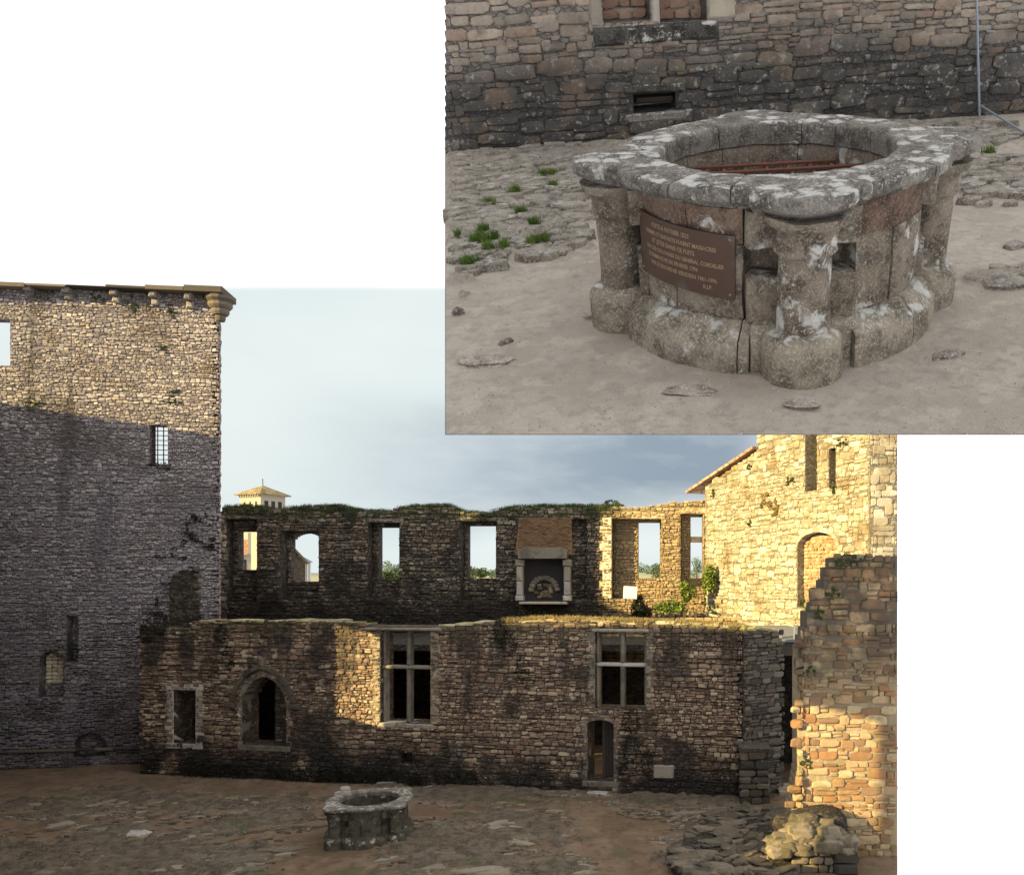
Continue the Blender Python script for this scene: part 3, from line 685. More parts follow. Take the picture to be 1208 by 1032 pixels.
w.stones(M_upper, h=(.075, .19), asp=(.9, 2.5), nparts=300, proud=.09, ragged=.26, gap=.024, zmin=4.4)
for (x0, y0, x1, y1) in ((266, 612, 303, 710), (434, 616, 471, 704), (543, 614, 586, 708)):
    a, c = w.sz(x0, y0), w.sz(x1, y1); MB().block(a[0] - .2, c[0] + .2, -.03, .8, a[1] + .003, a[1] + .16, .03).build('lintel', M_ashlar, w.root)
for (x0, x1, y) in ((748, 782, 612), (803, 832, 606)):
    a, c = w.sz(x0, y), w.sz(x1, y); MB().block(a[0] - .1, c[0] + .1, -.04, 1.3, a[1] + .003, a[1] + .26, .03).build('lintel', M_quoin, w.root)
a, c = w.sz(815, 632), w.sz(829, 639); MB().block(a[0] + .003, c[0], .80, 1.1, c[1], a[1], .03).build('transom', M_quoin, w.root)
z0 = w.sz(712, 706)[1]; z1 = w.sz(712, 610)[1]; x0, x1 = w.sz(711, 0)[0], w.sz(722, 0)[0]; z = z0; k = 0
while z < z1 - .1:
    hh = random.uniform(.32, .5); MB().block(x0 - (.15 if k % 2 else 0), x1 - .01, -.06, .3, z, min(z + hh, z1) - .012, .03).build('quoin', M_quoin, w.root); z += hh; k += 1
# fireplace
def X(px): return w.sz(px, 0)[0]
def Z(py): return w.sz(600, py)[1]
fp = empty('fireplace', w.M @ Matrix.Translation((0, 0, 0))); prop(fp, 'stone fireplace with a sloping brick hood high on the rear wall', 'fireplace')
hd = MB(); x0, x1 = X(614), X(673); hd.add([(X(611), -.75, Z(655)), (X(677), -.75, Z(655)), (X(674), -.1, Z(611)), (X(613), -.1, Z(611)), (X(611), -.1, Z(655)), (X(677), -.1, Z(655))], [(0, 1, 2, 3), (0, 3, 4), (1, 5, 2), (0, 4, 5, 1)])
hd.build('hood', M_brick, fp)
rows = 9
bk = []
for r_ in range(17):
    zz0 = Z(655) + (Z(611) - Z(655)) * r_ / 17; dz = (Z(611) - Z(655)) / 17; yy = -.75 + .65 * r_ / 17; x = X(612) + (.1 if r_ % 2 else 0)
    while x < X(675) - .1: bk.append((x, min(x + .24, X(676)), zz0 + .008, zz0 + dz - .008, yy + .02)); x += .26
emit_stones(bk, M_brick, fp, 0, proud=.05)
v = [(X(615), Z(659)), (X(671), Z(659)), (X(672), Z(649)), (X(664), Z(646)), (X(622), Z(646)), (X(614), Z(649))]
mesh_obj('lintel', [(a, y, c) for y in (-.85, -.1) for a, c in v], [(0, 1, 2, 3, 4, 5), (11, 10, 9, 8, 7, 6)] + [(i, i + 6, (i + 1) % 6 + 6, (i + 1) % 6) for i in range(6)], M_ashdark, fp)
for (xa, xb) in ((612, 619), (667, 674)):
    for (ya, yb, g) in ((708, 702, .04), (701.6, 686, 0), (685.6, 668, 0), (667.6, 660, .05)):
        MB().block(X(xa) - g, X(xb) + g, -.62 - g, -.05, Z(ya), Z(yb), .04).build('jamb_stone', M_ashlar_pale if yb > 680 else M_ashlar, fp)
MB().box(X(619), X(668), -.20, -.12, Z(710), Z(658)).build('fireback', M_iron, fp)
rc = []
for i in range(11):
    t = math.pi * (i + .5) / 11; rc.append((X(643) - math.cos(t) * .62, Z(697) + math.sin(t) * .62))
for (x, z) in rc: rock('arch_stone', x, -.25, z, .14, .1, .11, M_dark if random.random() < .4 else M_ashdark, fp, sub=2, rough=.4)
for i in range(26): rock('rubble_fill', X(643) + random.gauss(0, .22), -.22, Z(704) + random.uniform(0, .6), .12, .08, .08, M_court, fp, sub=1)
MB().block(X(616), X(671), -.85, -.02, Z(712), Z(709), .03).build('hearth', M_ashlar, fp)
o = blades('mossy_wall_top_grass', [(x, random.uniform(0, 1.2), w.top(x) + .02) for x in [random.uniform(0, X(735)) for _ in range(400)]], 9000, .15, M_leaf, w.root, .1); o['kind'] = 'stuff'
o = leaves('hanging_moss', [(x, random.uniform(-.1, .2), w.top(x) - random.uniform(0, .25), .4, .15, .16) for x in [random.uniform(0, X(735)) for _ in range(80)]], 9000, .035, M_leaf, w.root); o['kind'] = 'stuff'
W2 = w
def plant(name, label, px, py, Y, r, n, size, m, cat='plant', stems=True, group=None):
    p = at(px, py, Y); e = empty(name, Matrix.Translation(p)); prop(e, label, cat, group)
    leaves('foliage', [(random.uniform(-.5, .5) * r[0], random.uniform(-.4, .4) * r[1], random.uniform(.1, .8) * r[2], r[0] * .5, r[1] * .5, r[2] * .4) for _ in range(7)], n, size, m, e)
    if stems:
        mb = MB()
        for i in range(5): mb.tube((0, 0, -.05), (random.uniform(-.6, .6) * r[0], random.uniform(-.3, .3) * r[1], r[2] * .8), .015, 5)
        mb.build('stem', M_wood, e)
    return e
plant('bush', 'dark round bush on the ledge in front of the right windows', 757, 727, 38.6, (.55, .4, .9), 1600, .07, M_leafdark)
plant('bush', 'bright green bush sprouting under the last right window', 838, 700, 38.8, (.5, .4, 1.2), 900, .08, M_leaflit)
plant('bush', 'low bright green tuft left of the golden wall', 813, 706, 38.8, (.5, .4, .7), 600, .08, M_leaflit)
plant('bush', 'small green tuft on top of the rear wall above the fireplace', 717, 604, 40.3, (.9, .4, .5), 1500, .06, M_leaf)
plant('bush', 'low weedy shrub at the corner of the golden wall', 790, 722, 38.6, (.9, .4, .5), 900, .07, M_leaflit)
# white notice on the ledge
sg = empty('notice_board', Matrix.Translation(at(743, 706, 38.4))); prop(sg, 'blank white square board standing on the ledge below the right window', 'sign')
bd = MB().box(-.31, .31, -.02, .02, .0, .56).build('board', M_white, sg); bd.rotation_euler = (-.1, .05, 0)
MB().tube((-.2, .05, -.3), (-.2, .05, .2), .02).build('leg', M_iron, sg); MB().tube((.2, .05, -.3), (.2, .05, .2), .02).build('leg', M_iron, sg)
# upper floor ledge the bushes and the board stand on
lg = MB(); x0, x1 = at(590, 0, 38.5).x, at(940, 0, 38.5).x
z = HC + (PY - 727) / F * 38
o = prop(MB().box(at(600, 0, 37.5).x, at(862, 0, 37.5).x, 37.6, 39.98, 0, z - .08).build('ledge', M_dark_core), kind='structure')  # dark core colour stands in for the unlit room behind the windows
rc = []
zz = 3.5
while zz < z - .05:
    x = 0
    while x < 10.0: ww = random.uniform(.2, .5); rc.append((x, x + ww - .01, zz, zz + .17, 0)); x += ww
    zz += .18
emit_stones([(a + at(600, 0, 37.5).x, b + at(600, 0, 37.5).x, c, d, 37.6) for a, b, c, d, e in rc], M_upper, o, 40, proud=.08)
prop(MB().box(W1A.x + .2, W1B.x - 2.4, 33.5, 39.97, 4.55, 4.8).build('hall_shade_deck', M_dark_core), kind='structure')  # unseen deck added so the rooms below stay dark
lt = plant('timber_stack', 'row of dark broken timbers lying on the ledge under the bright window', 790, 731, 37.8, (.6, .3, .25), 200, .05, M_leafdark, 'timber', stems=False)
for i in range(9): MB().box(-.9 + i * .25, -.78 + i * .25, 0, .3, -.05, random.uniform(.15, .4)).build('timber', M_wood, lt)

# ------------------------------------------------------------------ golden side range on the right
w = Wall('side_range_wall', 'tall sunlit golden rubble wall of the right hand range with a blocked doorway', 'wall', at(832, 0, 40), at(1026, 0, 30.2), None, .9)
def bx(px): return w.sz(px, 600)[0]
tabz = [(832, 574), (850, 562), (893, 532), (896, 505), (897, 420), (1026, 420)]
w.top = lerp_table([w.sz(*t) for t in tabz])
w.rect(941, 626, 987, 716, depth=.35, arch=.55)
w.rect(950, 470, 964, 580, depth=.8)
w.rect(978, 528, 986, 575, depth=.6)
w.core(M_gold_core, .15)
w.stones(M_gold, h=(.11, .30), asp=(.9, 2.6), nparts=300, wild=.5, proud=.04, ragged=.08, zmin=3.2, hvar=lambda z: 1.0)
s0, z0_, s1, z1_ = *w.sz(814, 582), *w.sz(893, 530)
mb = MB(); nseg = 9
for i in range(nseg):
    a, b = i / nseg, (i + 1) / nseg
    pa = Vector((s0 + (s1 - s0) * a, 0, z0_ + (z1_ - z0_) * a)); pb = Vector((s0 + (s1 - s0) * b, 0, z0_ + (z1_ - z0_) * b)) - (Vector((s1, 0, z1_)) - Vector((s0, 0, z0_))).normalized() * .01
    v = [(p.x, y, p.z + dz) for dz in (0, .12) for p, y in ((pa, -.25), (pb, -.25), (pb, .9), (pa, .9))]
    mesh_obj('verge_stone', v, [(3, 2, 1, 0), (4, 5, 6, 7), (0, 1, 5, 4), (1, 2, 6, 5), (2, 3, 7, 6), (3, 0, 4, 7)], M_tile, w.root)
arch_ring(w, w.ops[0], .55, M_gold, 0, .16, .03, .3, 9)
mb = MB(); bl = w.ops[0]
rc = []; z = bl[2]
while z < bl[3] - .2:
    x = bl[0] + .05
    while x < bl[1] - .1: ww = random.uniform(.12, .3); rc.append((x, min(bl[1] - .03, x + ww - .01), z, z + .13, .34)); x += ww
    z += .14
M_rufous = stone_mat('reddish_blocking', [(.34, .19, .10), (.42, .25, .13), (.28, .15, .08), (.46, .30, .17)], 1.2, [])
rc = [r for r in rc if r[3] < bl[3] - .55 + .55 * math.sqrt(max(0, 1 - (((r[0] + r[1]) / 2 - (bl[0] + bl[1]) / 2) / ((bl[1] - bl[0]) / 2)) ** 2))]
emit_stones(rc, M_rufous, w.root, 0, proud=.07)
for (px, py, r_) in ((905, 590, .45), (918, 600, .35), (886, 617, .15), (842, 582, .15), (885, 550, .15), (995, 523, .18), (985, 575, .2), (933, 567, .2), (830, 705, .3), (845, 720, .3), (948, 712, .2)):
    x, z = w.sz(px, py)
    o = leaves('wall_plant', ragged(x, -.06, z, r_ * 1.2), int(450 * r_ / .3), .04, M_dry if r_ > .3 else M_leaf, w.root)
W3 = w
w = Wall('side_range_front', 'sunlit end face of the golden range, bigger blocks, above the near broken wall', 'wall', at(1026.5, 0, 30.2), at(1058.5, 0, 30.35), lambda x: W3.top(99), .7)
w.core(M_gold_core, .2); w.stones(M_gold, h=(.22, .40), asp=(1.2, 2.2), nparts=120, proud=.04, ragged=0, zmin=3.2)

# ------------------------------------------------------------------ near ruined wall at the right edge
w = Wall('near_ruined_wall', 'near broken wall at the right edge, big stones, lower half in sun', 'wall', at(946, 0, 22.9), at(1058.5, 0, 22.9), None, 1.4)
prof = [(946, 752), (949.9, 752), (950, 741), (952.9, 741), (953, 722), (958.9, 722), (959, 712), (963, 711), (963.1, 694), (971.9, 693), (972, 684), (976.9, 683), (977, 668), (984, 668), (984.1, 657), (1003, 656), (1003.1, 653), (1030, 655), (1030.1, 659), (1044, 657), (1058.5, 655)]
w.top = lerp_table([w.sz(*t) for t in prof])
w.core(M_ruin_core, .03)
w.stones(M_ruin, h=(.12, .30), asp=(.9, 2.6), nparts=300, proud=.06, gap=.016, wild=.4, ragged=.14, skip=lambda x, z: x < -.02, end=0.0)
# toothing: stones breaking out of the jagged left end, and the splay of its foot
rc = []; z = 0
while z < w.sz(946, 742)[1]:
    hh = random.uniform(.16, .3); f = max(0, (2.2 - z)) * .17; ext = random.choice((-.02, .05, .12, .2, .3)) + f
    x = -ext
    while x < -.01:
        ww = min(random.uniform(.25, .45), -x + .03); rc.append((x, x + ww - .01, z, z + hh - .012, random.uniform(-.02, .05))); x += ww
    z += hh
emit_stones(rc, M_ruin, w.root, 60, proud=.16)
mb = MB(); z = 0
while z < 5.6:
    f = max(0, (2.2 - z)) * .15; mb.box(-.08 - f, .02, .03, 1.35, z, z + .2); z += .2
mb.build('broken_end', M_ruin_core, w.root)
for (px, py, r_) in ((990, 665, .3), (978, 700, .25), (962, 725, .22), (955, 790, .18), (952, 900, .2), (1010, 657, .2)):
    x, z = w.sz(px, py); o = leaves('wall_plant', ragged(x, -.03, z, r_), int(600 * r_ / .3), .028, M_leaf, w.root)
W4 = w
# heap of fallen stones against its foot, raised platform
heap = empty('stone_pile', Matrix.Translation(Vector((at(956, 0, 22.1).x, 22.1, .55)))); prop(heap, 'mossy heap of squared stones piled against the foot of the near ruined wall', 'rubble')
M_heap = stone_mat('mossy_heap_stone', [(.12, .095, .06), (.17, .14, .09), (.09, .07, .045), (.22, .185, .13)], 1.5, [((.07, .065, .03), None, 0, 0, .6, 3.5, .46, .58)])
rock('earth_core', .05, .45, .30, .95, .6, .5, M_dark_core, heap, rough=.1, sub=3)
for i in range(64):
    a = random.uniform(0, 1); x = random.uniform(-1.0, .95); zt = max(.08, .95 - abs(x + .05) * .75) * random.uniform(.05, 1.0)
    y = -.45 + .6 * zt + random.uniform(-.1, .1); s = random.uniform(.12, .24)
    rock('fallen_stone', x, y - .1, zt, s * 1.4, s, s * .8, M_heap, heap, sub=2, rough=.3)
o = leaves('moss', ragged(.3, .0, .6, .55) + ragged(-.4, -.1, .4, .4), 900, .025, M_leafdark, heap)
M_flag = stone_mat('platform_flagstone', [(.10, .08, .055), (.14, .115, .08), (.075, .06, .045), (.17, .14, .10)], 1.5, [((.05, .05, .04), None, 0, 0, .7, 1.2, .48, .6), ((.30, .28, .25), None, 0, 0, .6, 7, .6, .68)])
M_flag = stone_mat('platform_flagstone', [(.10, .08, .055), (.14, .115, .08), (.075, .06, .045), (.17, .14, .10)], 1.5, [((.05, .05, .04), None, 0, 0, .7, 1.2, .48, .6), ((.30, .28, .25), None, 0, 0, .6, 7, .6, .68)])
blk = empty('wall_stump', Matrix.Translation((at(905, 0, 21.6).x, 21.6, 0))); prop(blk, 'dark coursed stump of masonry below the stone heap', 'wall stump')
WD = at(1012, 0, 21.6).x - at(905, 0, 21.6).x
MB().box(.04, WD - .04, .05, 1.3, 0, .66).build('stump_core', M_dark_core, blk); [MB().block(WD * .74, WD - .02, -.2 + i * .03, 1.0, i * .27 + .005, i * .27 + .262, .05, .03).build('corner_block', M_dark, blk) for i in range(3)]
rc = []; z = 0
while z < .7:
    hh = random.uniform(.13, .24); x = 0
    while x < WD * .72: ww = random.uniform(.2, .5); rc.append((x, min(x + ww, WD * .74) - .01, z, z + hh - .01, .03 if x > .5 else .15)); x += ww
    z += hh
emit_stones(rc, M_flag, blk, 60, proud=.10)
for i in range(16): rock('cap_stone', random.uniform(.05, WD - .1), random.uniform(.1, .8), .68 + random.uniform(0, .06), random.uniform(.15, .3), .2, .08, M_flag, blk, sub=1, rough=.35)
plat = empty('stone_platform', I4.copy()); prop(plat, 'low platform of rough flagstones in the right foreground', 'platform')
poly = [ground_at(790, 1022), ground_at(815, 995), ground_at(845, 962), ground_at(905, 962), ground_at(945, 965), ground_at(930, 1040), ground_at(800, 1040)]
mb = MB(); n = len(poly); mb.add([(p.x, p.y, -.05) for p in poly] + [(p.x, p.y, .24) for p in poly], [tuple(range(n, 2 * n))[::-1][::-1]] + [(i, (i + 1) % n, n + (i + 1) % n, n + i) for i in range(n)])
mb.build('platform_core', M_dark_core, plat)
def inside(p):
    c = False
    for i in range(n):
        a, b = poly[i], poly[i - 1]
        if (a.y > p.y) != (b.y > p.y) and p.x < (b.x - a.x) * (p.y - a.y) / (b.y - a.y) + a.x: c = not c
    return c
for i in range(150):
    while True:
        p = Vector((random.uniform(-1.2, 4.2), random.uniform(20.6, 27.2), 0))
        if inside(p): break
    q = random.random(); sx_ = random.uniform(.16, .5)
    o = rock('ledge_stone', p.x, p.y, .24 + random.uniform(-.05, .05), sx_, sx_ * random.uniform(.45, .8), random.uniform(.04, .10), M_flag, plat, sub=1, rough=.35); o.rotation_euler.z = random.uniform(-.2, 1.2)
for i in range(len(poly) - 1):
    a_, b_ = poly[i], poly[(i + 1) % len(poly)]
    for k in range(int((b_ - a_).length / .35)):
        p = a_.lerp(b_, (k + random.random()) / max(1, int((b_ - a_).length / .35))); rock('edge_stone', p.x, p.y, random.uniform(.05, .2), .24, .2, .14, M_flag, plat, sub=1, rough=.35)

# ------------------------------------------------------------------ keep tower on the left
TA, TB = at(-90, 0, 32.6), at(259, 0, 34.2)
w = Wall('keep_tower', 'massive square keep tower on the left with corbelled top', 'tower', TA, TB, None, .5)
w.top = lambda x: w._zt
w._zt = w.sz(120, 344)[1]
w.rect(177, 502, 198, 547)
w.rect(-30, 377, 12, 430)
w.rect(46, 768, 75, 822, depth=.42, arch=.5); w.rect(79, 726, 92, 780, depth=.4); w.rect(88, 864, 125, 892, depth=.42, arch=.5)
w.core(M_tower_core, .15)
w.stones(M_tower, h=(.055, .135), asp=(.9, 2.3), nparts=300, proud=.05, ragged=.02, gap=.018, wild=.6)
# bright colour stands in for sunlit stone in the arched opening
a = w.ops[2]
emit_stones([(x, x + .2, z, z + .14, .41) for x in np.arange(a[0] + .05, a[1] - .2, .21) for z in np.arange(a[2] + .5, a[3] - .15, .15)], M_quoin, w.root, 10, proud=.06)
# string course near the foot
x = 0
while x < w.L:
    ww = random.uniform(.6, 1.1); zc = 0.62; MB().block(x, min(x + ww, w.L) - .01, -.16, .05, zc, zc + .10, .03, .012).build('string_course_stone', M_dark, w.root); x += ww
L = w.L; DP = 7.0
KS = R(21.5); skew = Matrix.Translation((L, 0, 0)) @ Matrix.Rotation(KS, 4, 'Z') @ Matrix.Translation((-L, 0, 0))
sd = MB(); sd.box(L - .5, L, .35, DP, 0, w._zt); sd.build('side_wall', M_tower_core, w.root, mw=skew)
rc = []; z = 0
side = empty('side_facing', w.M @ Matrix.Translation((L, 0, 0)) @ Matrix.Rotation(math.pi / 2 + KS, 4, 'Z')); side.parent = w.root; side.matrix_world = w.M @ Matrix.Translation((L, 0, 0)) @ Matrix.Rotation(math.pi / 2 + KS, 4, 'Z')
M_sidered = stone_mat('tower_side_stone', [(.26, .19, .17), (.33, .25, .22), (.21, .155, .15)], 1.2, [])
while z < w._zt:
    x = .02
    while x < DP - .3: ww = random.uniform(.25, .6); rc.append((x, x + ww - .012, z, z + .2, 0)); x += ww
    z += .21
emit_stones(rc, M_sidered, side, 0, U=U6, proud=.05)
M_corbel = stone_mat('corbel_stone', [(.24, .22, .20), (.30, .275, .25), (.19, .17, .16)], 1.2, [((.07, .06, .05), None, 0, 0, .6, 3, .45, .6)])
# machicolation: corbels of three stepped stones carrying the overhanging parapet
zt = w._zt
for i, (px, py) in enumerate(((-30, 350), (-5, 350), (38, 351), (83, 354), (139, 358), (185, 361), (226, 365))):
    x, zb = w.sz(px, py)
    for k, (d, f) in enumerate(((.22, .0), (.45, .5))):
        z0, z1 = zb + (zt - zb) * f, zb + (zt - zb) * (f + .49)
        MB().block(x - .13, x + .13, -d, .05, z0, z1, .05, .01).build('corbel', M_corbel, w.root)
fz = lambda x: HC + (PY - 336.5) / F * (w.M @ Vector((x, -.6, 0))).y
xs_ = np.linspace(-.4, L + .3, 9)
for a_, b_ in zip(xs_[:-1], xs_[1:]): MB().block(a_, b_ - .01, -.6, 1.0, zt + .003, fz((a_ + b_) / 2), .02, .006).build('parapet_slab', M_dark, w.root)  # dark slab colour stands in for the shade at the overhang
for k, (r_, y0) in enumerate(((.20, 0), (.34, 0), (.46, 0), (.57, 0))):
    zc = zt - .98 + k * .245; n = 14; v = []
    for (rr, z) in ((r_ * .82, zc), (r_, zc + .10), (r_, zc + .235)):
        for i in range(n): t = 2 * math.pi * i / n; v.append((L + .02 + rr * math.cos(t) + random.uniform(-.01, .01), .02 + rr * math.sin(t), z))
    mesh_obj('corner_corbel', v, [tuple(range(n))[::-1], tuple(range(2 * n, 3 * n))] + [(q * n + i, q * n + (i + 1) % n, (q + 1) * n + (i + 1) % n, (q + 1) * n + i) for q in (0, 1) for i in range(n)], M_dark, w.root)
# iron grille in the upper window
g = w.ops[0]
for i in range(1, 3):
    x = g[0] + (g[1] - g[0]) * i / 3; MB().tube((x, .15, g[2]), (x, .15, g[3]), .022, 6).build('grille_bar', M_iron, w.root)
for i in range(1, 8):
    z = g[2] + (g[3] - g[2]) * i / 8; MB().tube((g[0], .17, z), (g[1], .17, z), .016, 6).build('grille_bar', M_iron, w.root)
for (px, py, r_) in ((60, 345, .3), (118, 352, .3), (160, 362, .35), (203, 364, .4), (192, 411, .22), (207, 463, .22), (205, 475, .22), (190, 549, .35), (35, 478, .25), (47, 474, .2), (225, 625, .6), (240, 640, .6), (205, 655, .5), (215, 690, .5), (190, 725, .5), (235, 610, .4)):
    x, z = w.sz(px, py); leaves('wall_plant', ragged(x, -.04, z, r_), int(380 * r_ / .3), .03, M_leafdark if py > 500 else M_leaf, w.root)
TW = w
# overgrown stub of wall between tower and hall
st_ = Wall('wall_stub', 'overgrown stub of rubble wall between the keep tower and the hall', 'wall', at(226, 0, 33.6), at(268, 0, 36), None, .9)
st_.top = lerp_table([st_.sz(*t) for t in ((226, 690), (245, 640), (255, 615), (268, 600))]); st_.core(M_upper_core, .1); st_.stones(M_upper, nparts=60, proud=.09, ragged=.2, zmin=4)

# ------------------------------------------------------------------ unseen shade-casting wings, outlines and openings shaped to place sun and shade
KL = math.sqrt(1 + .64)
def wing(t0, t1, tab, ops, label, name='shade_wing', back=0.0):
    k = back * math.cos(SUN_EL); tab = [(t, z + back * math.sin(SUN_EL)) for t, z in tab]; off = Vector((-math.sin(SUN_AZ) * k, -math.cos(SUN_AZ) * k, 0))
    A = Vector((-.8 * t0 - 2.5, t0, 0)) + off; B = Vector((-.8 * t1 - 2.5, t1, 0)) + off
    w = Wall(name, label, 'shade caster', A, B, None, .7)
    w.top = lerp_table([((t - t0) * KL, z) for t, z in tab])
    for (a, b, c, d) in ops: w.ops.append(((a - t0) * KL, (b - t0) * KL, c, d, INF, 0))
    w.core(M_court_core, .25); return w
wing(-4, 9.2, [(-4, 18.4), (7.0, 18.4), (9.2, 16)], [], 'unseen high wall added far behind the viewer to keep sun off the terrace', back=24)
wing(9.0, 12.7, [(9, 15.8), (12.7, 15.4)], [(11.10, 12.35, 6.1, 10.75)], 'unseen shade wing left of the viewer, its tall opening cut to sun the near wall', back=.8)
wing(12.7, 26.2, [(12.7, 13.2), (15.4, 12.85), (16.96, 12.50), (20.1, 11.25), (20.9, 10.95), (21.0, 13.95), (26.2, 13.95)], [(23.3, 24.35, 6.2, 9.72)], 'unseen lower shade wing, its ridge and opening shaped to lay sun on the hall')
wing(26.2, 43, [(26.2, 19.2), (28.75, 19.2), (28.8, 16.12), (29.12, 16.0), (30.5, 15.45), (31.9, 14.85), (34.2, 14.0), (43, 14.0)], [], 'unseen tall shade wing, its top shaped to the shadow line on the keep tower')

for o in list(COL.objects):
    if o.name.startswith(('wall_plant', 'moss')): o['kind'] = 'stuff'
# ------------------------------------------------------------------ town and country beyond the walls
def distant_tree(px, py_base, py_top, Y, wpx, kind, label):
    b = at(px, py_base, Y); hh = (py_base - py_top) / F * Y; r = wpx / 2 / F * Y
    e = empty('distant_tree', Matrix.Translation(b)); prop(e, label, 'tree', 'trees beyond the castle')
    mb = MB(); mb.tube((0, 0, -6), (0, 0, hh * .6), r * .08, 6)
    for i in range(4): mb.tube((0, 0, hh * .3), (random.uniform(-.6, .6) * r, random.uniform(-.5, .5) * r, hh * .8), r * .04, 5)
    mb.build('trunk', M_wood, e)
    cs = [(random.gauss(0, .42) * r, random.gauss(0, .4) * r, hh * random.uniform(.2, .85), r * .42, r * .4, hh * .17) for _ in range(14)]
    leaves('crown', cs, 1500, r * .085, M_far if kind else M_leaf, e)
hill = MB(); nn = 60; vs = []
for j, (Y, py) in enumerate(((150, 700), (260, 684), (420, 676), (430, 720))):
    for i in range(nn + 1):
        px = 250 + 590 * i / nn; vs.append(tuple(at(px, py + (2.5 * nz(i * .3, j) - (4 if 640 < px else 0) if j in (1, 2) else 0), Y)))
hill.add(vs, [(j * (nn + 1) + i, j * (nn + 1) + i + 1, (j + 1) * (nn + 1) + i + 1, (j + 1) * (nn + 1) + i) for j in range(3) for i in range(nn)])
M_field = stone_mat('distant_field', [(.22, .24, .13), (.24, .26, .16)], .02, [((.32, .28, .16), None, 0, 0, .8, .02, .45, .55)], rough_bump=0)
prop(hill.build('countryside', M_field, smooth=True), kind='structure')
for (px, b_, t, Y, wd, k, lab) in ((442, 684, 664, 300, 26, 1, 'bluish distant tree at the left edge of the third rear window'), (462, 684, 661, 320, 30, 1, 'bluish distant tree in the middle of the third rear window'), (553, 684, 664, 150, 24, 0, 'rounded green tree at the left of the fourth rear window'), (566, 684, 668, 220, 26, 0, 'small green tree in the fourth rear window'),
                                   (580, 684, 670, 260, 20, 1, 'pale tree at the right of the fourth rear window'), (756, 690, 662, 330, 24, 1, 'blue grey tree seen low in the bright right window'), (772, 690, 661, 300, 26, 1, 'pale tree at the right edge of the bright right window'), (780, 690, 664, 220, 20, 0, 'green tree behind the right window jamb'), (822, 690, 655, 200, 22, 1, 'bare pale tree in the last right window'), (790, 688, 664, 300, 30, 1, 'pale tree between the two right windows'), (455, 686, 674, 200, 40, 0, 'dark hedge tree low in the third rear window')):
    distant_tree(px, b_, t, Y, wd, k, lab)
# church tower
Y = 95; c = at(310, 600, Y); q = 21 / F * Y
ch = empty('church_tower', Matrix.Translation((c.x, Y, 0)) @ Matrix.Rotation(R(-24), 4, 'Z')); prop(ch, 'pale square church tower with a low ochre pyramid roof behind the hall', 'church tower')
ze = HC + (PY - 584) / F * Y; za = HC + (PY - 574) / F * Y; q = 1.62
mb = MB(); mb.box(-q, q, -q, q, 0, ze - .05); mb.build('wall', M_cream, ch)
mesh_obj('roof', [(-q - .45, -q - .45, ze), (q + .45, -q - .45, ze), (q + .45, q + .45, ze), (-q - .45, q + .45, ze), (0, 0, za + .15), (-q - .45, -q - .45, ze - .1), (q + .45, -q - .45, ze - .1), (q + .45, q + .45, ze - .1), (-q - .45, q + .45, ze - .1)],
         [(0, 1, 4), (1, 2, 4), (2, 3, 4), (3, 0, 4), (0, 5, 6, 1), (1, 6, 7, 2), (2, 7, 8, 3), (3, 8, 5, 0), (8, 7, 6, 5)], M_tile_b, ch)
MB().tube((0, 0, za), (0, 0, za + .9), .04, 6).build('finial', M_iron, ch)
for f_ in range(2):
    for i in range(3):
        x = -.9 + i * .9; m = MB()
        if f_ == 0: m.block(x - .25, x + .25, -q - .02, -q + .1, ze - 1.7, ze - .75, .12, 0).build('belfry_opening', M_darkfill, ch)
        else: m.box(q - .1, q + .02, x - .25, x + .25, ze - 1.7, ze - .75).build('belfry_opening', M_darkfill, ch)
for i in range(9): MB().box(-q + i * .37, -q + .14 + i * .37, -q - .25, -q, ze - .32, ze - .12).build('bracket', M_cream, ch)
# nave seen through the first rear window
c = at(283, 690, 80); nv = empty('church_nave', Matrix.Translation((c.x, 80, 0)) @ Matrix.Rotation(R(27), 4, 'Z')); prop(nv, 'cream church wall with a tiled roof seen in the leftmost rear window', 'church')
zr0, zr1 = HC + (PY - 654) / F * 80, HC + (PY - 636) / F * 80
MB().box(-2.2, .95, 0, 8, 0, zr0).build('wall', M_cream, nv)
MB().add([(-2.2, -.3, zr0 - .1), (.65, -.3, zr0 - .1), (.65, 3, zr1), (-2.2, 3, zr1), (-2.2, -.3, zr0 + .02), (.65, -.3, zr0 + .02), (.65, 3, zr1 + .12), (-2.2, 3, zr1 + .12)], [(0, 3, 2, 1), (4, 5, 6, 7), (0, 1, 5, 4), (1, 2, 6, 5), (2, 3, 7, 6), (3, 0, 4, 7)]).build('roof', M_tile, nv)
MB().box(.66, .95, -.1, 3, zr0 + .01, HC + (PY - 628) / F * 80).build('pilaster', M_cream, nv)
for x in (-.7, -.1, .45): MB().block(x - .13, x + .13, -.03, .05, zr0 - 1.5, zr0 - .45, .05, 0).build('window', M_darkfill, nv)
